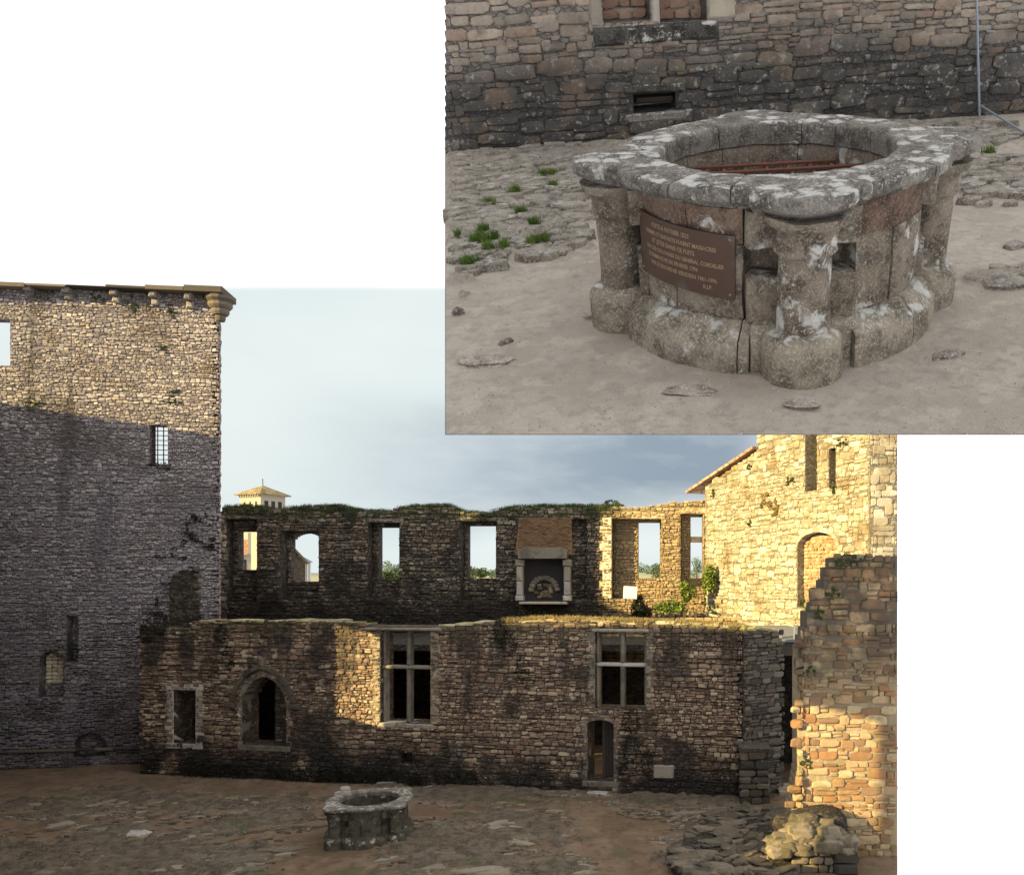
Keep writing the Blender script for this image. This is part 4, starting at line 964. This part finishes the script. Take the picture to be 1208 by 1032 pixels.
# gabled house and round apse through the second window
c = at(340, 700, 60); gh = empty('gabled_house', Matrix.Translation((c.x, 60, 0)) @ Matrix.Rotation(R(27), 4, 'Z')); prop(gh, 'dark gable end seen at the left of the second rear window', 'house')
za, zb = HC + (PY - 636) / F * 60, HC + (PY - 662) / F * 60
mesh_obj('wall', [(-1.5, 0, 0), (1.1, 0, 0), (1.1, 0, zb), (-.25, 0, za), (-1.5, 0, zb), (-1.5, 1, 0), (1.1, 1, 0), (1.1, 1, zb), (-.25, 1, za), (-1.5, 1, zb)], [(0, 1, 2, 3, 4), (9, 8, 7, 6, 5), (1, 6, 7, 2), (0, 4, 9, 5)], M_dark_core, gh)
mesh_obj('roof', [(1.25, -.2, zb - .2), (-.25, -.2, za + .02), (-.25, -.2, za + .17), (1.35, -.2, zb - .1), (1.25, 1.2, zb - .2), (-.25, 1.2, za + .02), (-.25, 1.2, za + .17), (1.35, 1.2, zb - .1)], [(0, 1, 2, 3), (7, 6, 5, 4), (3, 2, 6, 7), (0, 3, 7, 4), (1, 0, 4, 5)], M_dark, gh)
mesh_obj('roof', [(-1.65, -.2, zb - .2), (-.26, -.2, za + .02), (-.26, -.2, za + .17), (-1.75, -.2, zb - .1), (-1.65, 1.2, zb - .2), (-.26, 1.2, za + .02), (-.26, 1.2, za + .17), (-1.75, 1.2, zb - .1)], [(3, 2, 1, 0), (4, 5, 6, 7), (7, 6, 2, 3), (4, 7, 3, 0)], M_tile_b, gh)
c = at(356, 700, 75); ap = empty('round_apse', Matrix.Translation((c.x, 75, 0))); prop(ap, 'pale round arcaded building with a conical slate roof in the second window', 'church apse')
def disc(r, z0, z1, r1=None, n=20):
    mb = MB(); r1 = r if r1 is None else r1; v = [(r * math.cos(2 * math.pi * i / n), r * math.sin(2 * math.pi * i / n), z0) for i in range(n)] + [(r1 * math.cos(2 * math.pi * i / n), r1 * math.sin(2 * math.pi * i / n), z1) for i in range(n)]
    return mb.add(v, [tuple(range(n))[::-1], tuple(range(n, 2 * n))] + [(i, (i + 1) % n, n + (i + 1) % n, n + i) for i in range(n)])
z1 = HC + (PY - 663) / F * 75; disc(.75, 0, z1).build('wall', M_cream, ap); disc(.95, z1 + .003, z1 + .55, .02).build('roof', M_slate, ap)
for i in range(9):
    t = math.pi + math.pi * (i + .5) / 9; MB().tube((.8 * math.cos(t), .8 * math.sin(t), z1 - 1.6), (.8 * math.cos(t), .8 * math.sin(t), z1 - .1), .05, 6).build('column', M_white, ap)

# ------------------------------------------------------------------ the well (built in its own frame, foot centre at the origin)
H0, RC, PHI, RH = .871, .886, .04, .635
def outline(a, Rc, hw, rs, rl):
    r = Rc
    for k in range(4):
        d = (a - (PHI - math.pi / 2 + k * math.pi / 2) + math.pi) % (2 * math.pi) - math.pi; c, s = math.cos(d), abs(math.sin(d))
        if c > 0:
            if hw: r = max(r, min(rs / c, hw / max(s, 1e-6)))
            if rl and RC * s < rl: r = max(r, RC * c + math.sqrt(rl * rl - (RC * s) ** 2))
    return r
def weather(v, amp=1.0):
    p = Vector(v); n = noise.noise_vector(p * 7) * .007 + noise.noise_vector(p * 19) * .004 + noise.noise_vector(p * 45) * .0018
    return tuple(p + n * amp)
def sector(name, a0, a1, o, prof, inner, m, parent, step=.028, gap=.0035, amp=1.0):
    """one stone: swept from angle a0 to a1; prof = (offset from the outline, z) upwards; inner radius"""
    a0 += gap / .85; a1 -= gap / .85; n = max(3, int((a1 - a0) / step)); vs = []; zb, zt = prof[0][1], prof[-1][1]; seg = None
    sh = random.uniform(-.006, .006)
    for i in range(n + 1):
        a = a0 + (a1 - a0) * i / n; r = outline(a, *o) + sh; ring = [(r + of, z) for of, z in prof]
        ro = ring[-1][0]; ring += [(inner + (ro - inner) * t, zt + (.004 if 0 < t < 1 else 0)) for t in (.75, .5, .25)]
        ring += [(inner + .012, zt), (inner, zt - .015)] + [(inner, zt + (zb - zt) * t) for t in (.4, .7)] + [(inner, zb)]
        e = .004 if i in (0, n) else 0
        ring = [(rr - (e if k_ < len(prof) else 0), z - (e if len(prof) <= k_ < len(prof) + 4 else 0)) for k_, (rr, z) in enumerate(ring)]
        seg = len(ring); vs += [weather((rr * math.cos(a), rr * math.sin(a), z), amp) for rr, z in ring]
    fs = [(i * seg + j, (i + 1) * seg + j, (i + 1) * seg + (j + 1) % seg, i * seg + (j + 1) % seg) for i in range(n) for j in range(seg)]
    fs += [tuple(range(seg)), tuple(n * seg + seg - 1 - j for j in range(seg))]
    o_ = mesh_obj(name, vs, fs, m, parent, smooth=True); o_.data.set_sharp_from_angle(angle=R(50)); return o_
def lathe(name, cx, cy, prof, m, parent, n=40, amp=1.0):
    vs = []; sg = len(prof)
    for i in range(n):
        t = 2 * math.pi * i / n; vs += [weather((cx + r * math.cos(t), cy + r * math.sin(t), z), amp) for r, z in prof]
    fs = [(i * sg + j, ((i + 1) % n) * sg + j, ((i + 1) % n) * sg + j + 1, i * sg + j + 1) for i in range(n) for j in range(sg - 1)]
    fs.append(tuple(i * sg + sg - 1 for i in range(n)))
    o_ = mesh_obj(name, vs, fs, m, parent, smooth=True); o_.data.set_sharp_from_angle(angle=R(50)); return o_
def build_well(root):
    SP = math.asin(.285 / .80)
    rimp = [(-.105, .762), (-.100, .772), (-.066, .780), (-.048, .791), (-.052, .800), (-.012, .804), (.0, .814), (.004, .830), (.002, .856), (-.006, .867), (-.020, .871)]
    for k in range(4):
        ak = PHI - math.pi / 2 + k * math.pi / 2
        o = (.925, .285, .945, .232)
        w_ = R(23)
        sector('rim_stone', ak - w_, ak + w_, o, rimp, RH, M_rim, root, .02, amp=.5)
        mid = ak + math.pi / 4 + random.uniform(-.06, .06)
        sector('rim_stone', ak + w_, mid, o, rimp, RH, M_rim, root); sector('rim_stone', mid, ak + math.pi / 2 - w_, o, rimp, RH, M_rim if k else M_rim, root)
        # frieze course under the rim
        sector('frieze_stone', ak - SP, ak + SP, (.78, .28, .83, 0), [(0, .60), (0, .66), (0, .760)], RH + .01, M_well, root)
        f0, f1 = ak + SP, ak + math.pi / 2 - SP; fm = f0 + (f1 - f0) * random.uniform(.4, .65)
        for (x, y) in ((f0, fm), (fm, f1)): sector('frieze_stone', x, y, (.80, 0, 0, 0), [(.0, .60), (.005, .66), (.012, .70), (.02, .760)], RH + .01, M_well_red if (k in (0, 3)) else M_well, root)
        # body
        sector('spur_stone', ak - SP, ak + SP, (.78, .275, .795, 0), [(0, .24), (0, .35), (0, .45)], RH + .01, M_well, root)
        sector('spur_neck', ak - SP, ak + SP, (.66, .075, .78, 0), [(0, .452), (0, .52), (0, .598)], RH + .02, M_well, root)
        cuts = [f0, f0 + (f1 - f0) * random.uniform(.35, .6), f1]
        for i in range(2): sector('panel_stone', cuts[i], cuts[i + 1], (.80, 0, 0, 0), [(0, .24), (.004, .35), (.004, .45), (0, .52), (-.003, .598)], RH + .01, M_well, root, amp=1.3)
        # plinth
        pp = [(.0, -.06), (.004, .06), (.0, .155), (-.008, .168), (-.05, .20), (-.098, .236)]
        sector('plinth_stone', ak - R(17.3), ak + R(17.3), (.84, .27, .86, 0), [(0, -.06), (0, .1), (0, .2), (-.02, .238)], RH + .01, M_well_pale, root, amp=1.6)
        g0, g1 = ak + R(17.3), ak + math.pi / 2 - R(17.3); gm = g0 + (g1 - g0) * (.5, .55, .6, .93)[k]
        for (x, y) in ((g0, gm), (gm, g1)): sector('plinth_stone', x, y, (.925, 0, 0, 0), pp, RH + .01, M_well_pale, root, amp=1.6)
        cx, cy = RC * math.cos(ak), RC * math.sin(ak)
        lathe('column_capital', cx, cy, [(.11, .592), (.150, .594), (.156, .604), (.150, .616), (.146, .67), (.158, .705), (.195, .722), (.205, .760)], M_well, root)
        lathe('column_shaft', cx, cy, [(.137, .225), (.135, .30), (.132, .42), (.130, .52), (.128, .591)], M_well, root, amp=1.2)
        lathe('column_base', cx, cy, [(.208, -.08), (.212, .02), (.210, .15), (.204, .19), (.185, .215), (.155, .228), (.14, .232)], M_well_pale, root, amp=1.5)
    gr = MB()
    for i in range(-4, 5):
        x = i * .13; y = math.sqrt(RH ** 2 - x * x); gr.tube((x, -y, .668), (x, y, .668), .010, 6)
    gr.build('grate_bars', M_rust, root)
    for i in range(-3, 4, 1):
        y = i * .16; x = math.sqrt(RH ** 2 - y * y); MB().tube((-x, y, .686), (x, y, .686), .011, 6).build('grate_bar', M_rust, root)
    MB().box(-.62, .62, -.62, .62, -.05, .02).build('dark_shaft_sheet', M_darkfill, root)  # black sheet stands in for the unlit shaft
MI_T, MI_R = .656, .056  # tilt and roll turning the inset well and its ground toward the camera
ct, st = math.cos(MI_T), math.sin(MI_T); cr, sr = math.cos(MI_R), math.sin(MI_R)
RX = Matrix(((1, 0, 0), (0, ct, -st), (0, st, ct))); RY = Matrix(((cr, 0, -sr), (0, 1, 0), (sr, 0, cr)))
RI = RY @ RX; OI = at(916.8, 171.8, 4.605) - RI @ Vector((0, 0, H0 * 1.05))
MI = Matrix.Translation(OI) @ RI.to_4x4()
well = empty('stone_well', MI @ Matrix.Diagonal((1, 1, 1.05, 1))); prop(well, 'large lichen spotted round stone well on a terrace tilted toward the camera, with a bronze plaque', 'well', 'stone wells')
build_well(well)
kids = [c for c in COL.objects if c.parent == well]
M_shadymoss = lichen_mat('mossy_well_granite', [(.07, .065, .045), (.10, .09, .065), (.06, .058, .04)], -.03, (.45, .43, .37), .8)
M_shadyrim = lichen_mat('mossy_rim_granite', [(.15, .14, .11), (.20, .18, .145), (.13, .12, .10)], .03, (.5, .48, .42), .8)
DARKER = {M_well: M_shadymoss, M_well_red: M_shadymoss, M_well_pale: M_shadymoss, M_rim: M_shadyrim}  # darker copies: moss and the court's shade both put into the colour
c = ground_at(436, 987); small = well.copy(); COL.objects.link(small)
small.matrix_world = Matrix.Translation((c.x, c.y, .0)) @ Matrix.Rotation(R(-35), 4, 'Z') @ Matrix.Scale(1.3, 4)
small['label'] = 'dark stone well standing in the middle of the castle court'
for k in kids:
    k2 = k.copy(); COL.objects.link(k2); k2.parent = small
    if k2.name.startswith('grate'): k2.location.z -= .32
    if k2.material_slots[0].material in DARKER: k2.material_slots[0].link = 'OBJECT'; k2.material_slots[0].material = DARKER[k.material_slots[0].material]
# bronze plaque on the left front panel
M_bronze = stone_mat('bronze', [(.06, .038, .028), (.075, .046, .034)], 2, [((.12, .12, .12), None, 0, 0, .5, 3, .6, .7)], rough_bump=.08, vary=.4)
M_letter = stone_mat('letter_bronze', [(.22, .155, .10), (.27, .19, .12)], 2, [], rough_bump=.05, vary=.3)
for mm in (M_bronze, M_letter):
    for nd in mm.node_tree.nodes:
        if nd.type == 'BSDF_PRINCIPLED': nd.inputs['Metallic'].default_value = .35; nd.inputs['Roughness'].default_value = .5
pr = .826; pa0, pa1, pz0, pz1 = PHI + R(-160.5), PHI + R(-113.5), .375, .675
vs = []; n = 24
for i in range(n + 1):
    a = pa0 + (pa1 - pa0) * i / n
    for (r, z) in ((pr, pz0), (pr, pz1), (pr - .012, pz1), (pr - .012, pz0)): vs.append((r * math.cos(a), r * math.sin(a), z - .035 * (a - pa0) / (pa1 - pa0)))
fs = [(i * 4 + j, (i + 1) * 4 + j, (i + 1) * 4 + (j + 1) % 4, i * 4 + (j + 1) % 4) for i in range(n) for j in range(4)] + [(0, 1, 2, 3), (n * 4 + 3, n * 4 + 2, n * 4 + 1, n * 4)]
plaque = mesh_obj('plaque', vs, fs, M_bronze, well); plaque['label'] = 'curved bronze plaque with raised lettering'
for (a_, z_) in ((pa0 + .03, pz1 - .02), (pa1 - .03, pz1 - .05), (pa0 + .03, pz0 + .02), (pa1 - .03, pz0 - .01)):
    MB().tube(((pr - .01) * math.cos(a_), (pr - .01) * math.sin(a_), z_), ((pr + .005) * math.cos(a_), (pr + .005) * math.sin(a_), z_), .006, 8).build('bolt', M_letter, plaque)
def line(txt, zc, hgt, xc):
    cu = bpy.data.curves.new('lettering', 'FONT'); cu.body = txt; cu.size = hgt; cu.align_x = 'CENTER'; cu.extrude = .0016; cu.resolution_u = 2; cu.offset = .0006
    to = bpy.data.objects.new('lettering', cu); COL.objects.link(to); dg = bpy.context.evaluated_depsgraph_get(); me = bpy.data.meshes.new_from_object(to.evaluated_get(dg)); bpy.data.objects.remove(to)
    wd = (pa1 - pa0) * pr
    for v in me.vertices:
        x = v.co.x * .95 + xc * wd; a = pa0 + x / pr; r = pr + .001 + v.co.z; z = zc + v.co.y - .035 * (a - pa0) / (pa1 - pa0); v.co = (r * math.cos(a), r * math.sin(a), z)
    me.name = 'lettering'; me.materials.clear(); me.materials.append(M_letter); o = bpy.data.objects.new('lettering', me); COL.objects.link(o); o.parent = plaque
for (t, zc, h, xc) in (('PUITS A PATRIER 1525', 0.628, .030, .42), ('FEMMES ET ENFANTS FURENT MASSACRES', 0.590, .0275, .49), ('ET JETES DANS CE PUITS', 0.553, .030, .44), ('PAR LES COLONNES DU GENERAL CORDELIER', 0.516, .0270, .52), ('LE DIMANCHE DE FEVRIER 1794', 0.480, .028, .42), ('PAR LE SOUVENIR VENDEEN 1961-1996', 0.443, .028, .52), ('R.I.P.', 0.408, .028, .78)):
    line(t, zc, h, xc)

# ------------------------------------------------------------------ unsupported terrace tilted toward the camera, edges from the inset's image outline, with its back wall
def on_plane(px, py):
    Mi = MI.inverted(); o = Mi @ Vector((0, 0, HC)); d = Mi.to_3x3() @ Vector(((px - PX) / F, 1, (PY - py) / F)); t = -o.z / d.z; return o + d * t
terr_rock = [(580, 208, 185, 52, -.1), (600, 260, 125, 42, 0), (1175, 215, 80, 22, 0), (1185, 330, 40, 12, 0), (700, 175, 110, 28, 0), (1090, 158, 140, 18, 0), (545, 330, 20, 8, 0)]
cn = [on_plane(525, 513), on_plane(1240, 513), on_plane(525, 150), on_plane(1240, 118)]
terrace = terrain('tilted_inset_ground', cn, 330, 330, MI, terr_rock, M_gravel, .045, 4.6, 1.25, .25, .95)
A, B = on_plane(526, 183), on_plane(1240, 131)
u = (B - A).normalized(); fr = MI @ Matrix(((u.x, -u.y, 0, A.x), (u.y, u.x, 0, A.y), (0, 0, 1, 0), (0, 0, 0, 1)))
cols2 = [(.30, .26, .21), (.35, .30, .24), (.25, .22, .185), (.39, .33, .26), (.32, .24, .19), (.33, .285, .235), (.28, .25, .215)]
nrm = tuple(MI.to_3x3() @ Vector((0, 0, 1))); off = (MI @ A).dot(Vector(nrm))
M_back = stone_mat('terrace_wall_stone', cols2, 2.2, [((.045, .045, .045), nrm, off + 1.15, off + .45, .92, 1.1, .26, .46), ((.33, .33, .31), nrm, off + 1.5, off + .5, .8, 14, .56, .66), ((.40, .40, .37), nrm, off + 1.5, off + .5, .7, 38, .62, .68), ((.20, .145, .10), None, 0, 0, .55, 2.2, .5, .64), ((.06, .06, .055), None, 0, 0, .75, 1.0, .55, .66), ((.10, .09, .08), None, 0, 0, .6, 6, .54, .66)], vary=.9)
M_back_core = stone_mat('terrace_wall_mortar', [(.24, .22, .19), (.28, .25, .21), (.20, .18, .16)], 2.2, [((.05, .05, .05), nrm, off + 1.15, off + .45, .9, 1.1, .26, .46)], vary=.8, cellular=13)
w = Wall('tilted_inset_wall', 'weathered grey brown rubble wall behind the large well', 'wall', None, None, lambda x: 3.4, .6, frame=fr, L=(B - A).length)
e0, e1 = w.sz(525.5, 183), w.sz(525.5, 2); kk = (e1[1] - e0[1]) / max(1e-3, e1[0] - e0[0])
w.left = lambda x: max(0, (x - e0[0]) * kk)
w.z0 = -.15
oa = w.rect(748, 108, 797, 134)
ob = w.rect(712, -60, 763, 28, depth=.35); oc = w.rect(779, -60, 832, 28, depth=.35)
w.core(M_back_core, .02)
w.stones(M_back, h=(.05, .15), asp=(1.1, 3.6), nparts=300, proud=.03, gap=.004, wild=.55, ragged=0, zmin=-.08, zmax=2.6)
M_trk = lichen_mat('pale_sill', [(.20, .19, .165), (.24, .22, .19), (.18, .17, .15)], .0)
M_sill = lichen_mat('lichened_sill', [(.07, .068, .06), (.10, .095, .085), (.06, .058, .052)], .0)
# window ledge, mullion and drain opening
MB().block(ob[0] - .12, oc[1] + .12, -.05, .3, oc[2] - .17, oc[2] - .004, .03).build('sill', M_sill, w.root)
MB().block(ob[1] + .005, oc[0] - .005, -.03, .3, oc[2], oc[3], .03).build('mullion', M_ashlar_pale, w.root)
MB().block(ob[0] - .14, ob[0] - .005, -.03, .3, oc[2], oc[3], .03).build('jamb_stone', M_ashlar, w.root)
MB().block(oc[1] + .005, oc[1] + .3, -.03, .3, oc[2], oc[3], .03).build('jamb_stone', M_ashlar, w.root)
rc = []
for op in (ob, oc):
    z = op[2]
    while z < op[3]:
        x = op[0]
        while x < op[1] - .05: ww = random.uniform(.1, .24); rc.append((x, min(op[1], x + ww) - .01, z, z + .09, .34)); x += ww
        z += .1
M_pink = stone_mat('pinkish_rubble', [(.40, .27, .20), (.46, .33, .25), (.34, .22, .16)], 2, [])
emit_stones(rc, M_pink, w.root, 20, proud=.03)
MB().block(oa[0] - .1, oa[1] + .1, -.05, .4, oa[3] + .004, oa[3] + .09, .02).build('lintel', M_sill, w.root)
MB().block(oa[0] - .1, oa[1] + .1, -.05, .55, oa[2] - .09, oa[2] - .004, .02).build('sill', M_trk, w.root)
MB().block(oa[0] + .03, oa[1] - .02, .12, .2, oa[2] + (oa[3] - oa[2]) * .42, oa[2] + (oa[3] - oa[2]) * .72, .01).build('crossbar', M_wood, w.root)
# ground seen behind the drain opening
MB().box(oa[0] - .5, oa[1] + .5, 1.2, 1.3, -.1, 1.2).build('rear_masonry', M_back_core, w.root)
WB = w
# steel pole and slanting rail
p0 = w.sz(1152, 136); p1 = w.sz(1148, -8)
pole = empty('steel_pole', fr @ Matrix.Translation((p0[0], -.09, 0))); prop(pole, 'thin grey steel pole against the terrace wall with a slanting rail', 'pole')
MB().tube((0, 0, 0), (p1[0] - p0[0], 0, p1[1]), .013, 10).build('post', M_zinc, pole)
loc = (pole.matrix_world.inverted() @ MI) @ on_plane(1235, 176); q0 = (0, 0, w.sz(1150, 124)[1])
MB().tube(q0, tuple(Vector(loc) + Vector((0, 0, .02))), .011, 10).build('rail', M_zinc, pole)
MB().tube((-.045, .05, w.sz(1148, 38)[1]), (.02, 0, w.sz(1148, 38)[1]), .012, 8).build('bracket', M_zinc, pole)
# stones lying on the terrace, and grass
def terr_rock_obj(px, py, sx, sy, sz, lab, m, rot=0, name='loose_rock', sub=2):
    p = on_plane(px, py); e = rock(name, 0, 0, 0, sx, sy, sz, m, None, sub=sub, rough=.55 if name == 'flat_stone' else .3); e.matrix_world = MI @ Matrix.Translation((p.x, p.y, sz * .25)) @ Matrix.Rotation(rot, 4, 'Z'); prop(e, lab, 'rock')
M_trock = lichen_mat('terrace_rock', [(.24, .22, .19), (.30, .27, .23), (.27, .25, .22)], -.1)
terr_rock_obj(582, 318, .115, .06, .05, 'flat oval rock lying on the gravel left of the large well', M_trock, .2, sub=3)
terr_rock_obj(1185, 336, .14, .10, .035, 'pale flat rock at the right edge of the terrace', M_trock, .1, sub=3)
terr_rock_obj(1196, 292, .08, .05, .03, 'small grey rock near the right edge behind the pale one', M_trock, .4)
terr_rock_obj(597, 405, .05, .018, .02, 'thin splinter of stone on the bare gravel', M_trock, .7)
terr_rock_obj(541, 370, .04, .03, .03, 'small dark stone at the left edge of the terrace', M_trock, .7)
rk = [(560, 425), (820, 462), (835, 455), (690, 445), (1105, 400)]
M_tslab0 = lichen_mat('sunk_slab', [(.35, .32, .27), (.40, .365, .31), (.30, .275, .235)], -.1, (.5, .48, .44))
for (px, py, sx, sy, lab) in ((572, 428, .15, .07, 'broad flat stone sunk in gravel at the lower left of the terrace'), (815, 462, .13, .05, 'pointed flat slab in the gravel in front of the well'), (945, 478, .08, .04, 'pale low stone right in front of the front column'), (1115, 420, .09, .035, 'faint flat stone in the gravel right of the well'), (700, 372, .06, .04, 'grey stone beside the foot of the left column')):
    terr_rock_obj(px, py, sx, sy, .016, lab, M_tslab0, random.uniform(-.3, .3), 'flat_stone', 3)
M_tslab = lichen_mat('terrace_slab', [(.27, .245, .205), (.33, .30, .25), (.22, .20, .17)], -.06, (.5, .48, .44))
done = 0; tries = 0; placed = []
while done < 230 and tries < 6000:
    tries += 1
    e = random.choices([(600, 215, 130, 60), (590, 270, 110, 40), (1175, 215, 60, 30), (1085, 160, 120, 16), (545, 300, 30, 30), (1190, 330, 25, 10)], weights=[6, 4, 2, 2, 1, .3])[0]
    q = random.random() ** .5; t = random.uniform(0, 6.28); x, y = e[0] + e[2] * q * math.cos(t), e[1] + e[3] * q * math.sin(t)
    if x < 545 or x > 1225 or (690 < x < 1140 and y > 160 and y < 470) or y < 150 + max(0, 36 - (x - 525) * .10): continue
    p = on_plane(x, y); s_ = random.uniform(.05, .15) * (1 + .5 * (p.y > 1.2))
    if any((p.x - u_[0]) ** 2 + ((p.y - u_[1]) * 1.5) ** 2 < (.62 * (s_ + u_[2])) ** 2 for u_ in placed): continue
    placed.append((p.x, p.y, s_)); nn = random.randint(5, 7); rot = random.uniform(-.1, .7); v = []
    ring = [(math.cos(2 * math.pi * i / nn) * random.uniform(.8, 1.12), math.sin(2 * math.pi * i / nn) * random.uniform(.75, 1.12)) for i in range(nn)]
    h_ = random.uniform(.02, .045)
    for (k, zz) in ((1.06, -.03), (1.0, h_ * .75), (.9, h_)):
        for (rx_, ry_) in ring: v.append((rx_ * s_ * k, ry_ * s_ * .6 * k, zz + (random.uniform(-.15, .15) * h_ if zz > 0 else 0)))
    o = mesh_obj('flat_slab', v, [tuple(2 * nn + i for i in range(nn))] + [(r * nn + i, r * nn + (i + 1) % nn, (r + 1) * nn + (i + 1) % nn, (r + 1) * nn + i) for r in (0, 1) for i in range(nn)], M_tslab, terrace)
    o.location = (p.x, p.y, .012); o.rotation_euler = (random.uniform(-.10, .05), random.uniform(-.08, .08), rot); done += 1
M_tgrass = leaf_mat('fresh_grass', [(.07, .13, .02), (.12, .20, .03), (.20, .24, .06)])
tl = ((650, 211, 3, 'by the rock ledge, nearest the well'), (653, 226, 3, 'below the tuft nearest the well'), (607, 232, 3, 'centre of the rocky slope'), (580, 245, 2, 'left of the slope centre'), (615, 256, 2, 'in a crack at the slope foot'), (563, 282, 6, 'largest of the clump at left'), (573, 290, 5, 'right half of the left clump'), (587, 297, 4, 'above the oval rock'), (560, 291, 4, 'at the left edge above the oval rock'), (637, 292, 7, 'bright one beside the dark splinter'), (551, 318, 3, 'touching the oval rock'), (697, 232, 3, 'behind the left column'), (1165, 185, 2, 'on the far right'), (630, 270, 2, 'above the bright one'))
for (px, py, s, lab) in tl:
    p = on_plane(px, py); e = empty('grass_tuft', MI @ Matrix.Translation((p.x, p.y, .04))); prop(e, 'green grass tuft on the terrace, ' + lab, 'grass tuft', 'grass tufts on the terrace')
    bl_ = blades('blades', [(random.gauss(0, .011 * s), random.gauss(0, .008 * s), 0) for _ in range(6)], 70 * s, .055, M_tgrass, e, .012); bl_['kind'] = 'stuff'
M_grit = stone_mat('grit', [(.42, .39, .34), (.34, .31, .27), (.50, .47, .42)], 2, [])
# grit
mb = []; fs = []; k = 0
for _ in range(1500):
    x, y = random.uniform(530, 1200), 513 - 370 * random.random() ** 1.6
    p = on_plane(x, y)
    if p.xy.length < 1.0 or (x < 700 and y < 190): continue
    U = random.choice(U6); s = random.uniform(.002, .006); P = U[0]; q_ = np.stack([p.x + P[:, 0] * s * 1.5, p.y + P[:, 2] * s, .004 - P[:, 1] * s * .5], 1); mb.append(q_); fs += [tuple(a + k for a in f) for f in U[1]]; k += len(q_)
o = mesh_obj('grit', np.concatenate(mb), fs, M_grit, mw=MI); prop(o, 'fine grit scattered on the terrace gravel', 'gravel', kind='stuff')
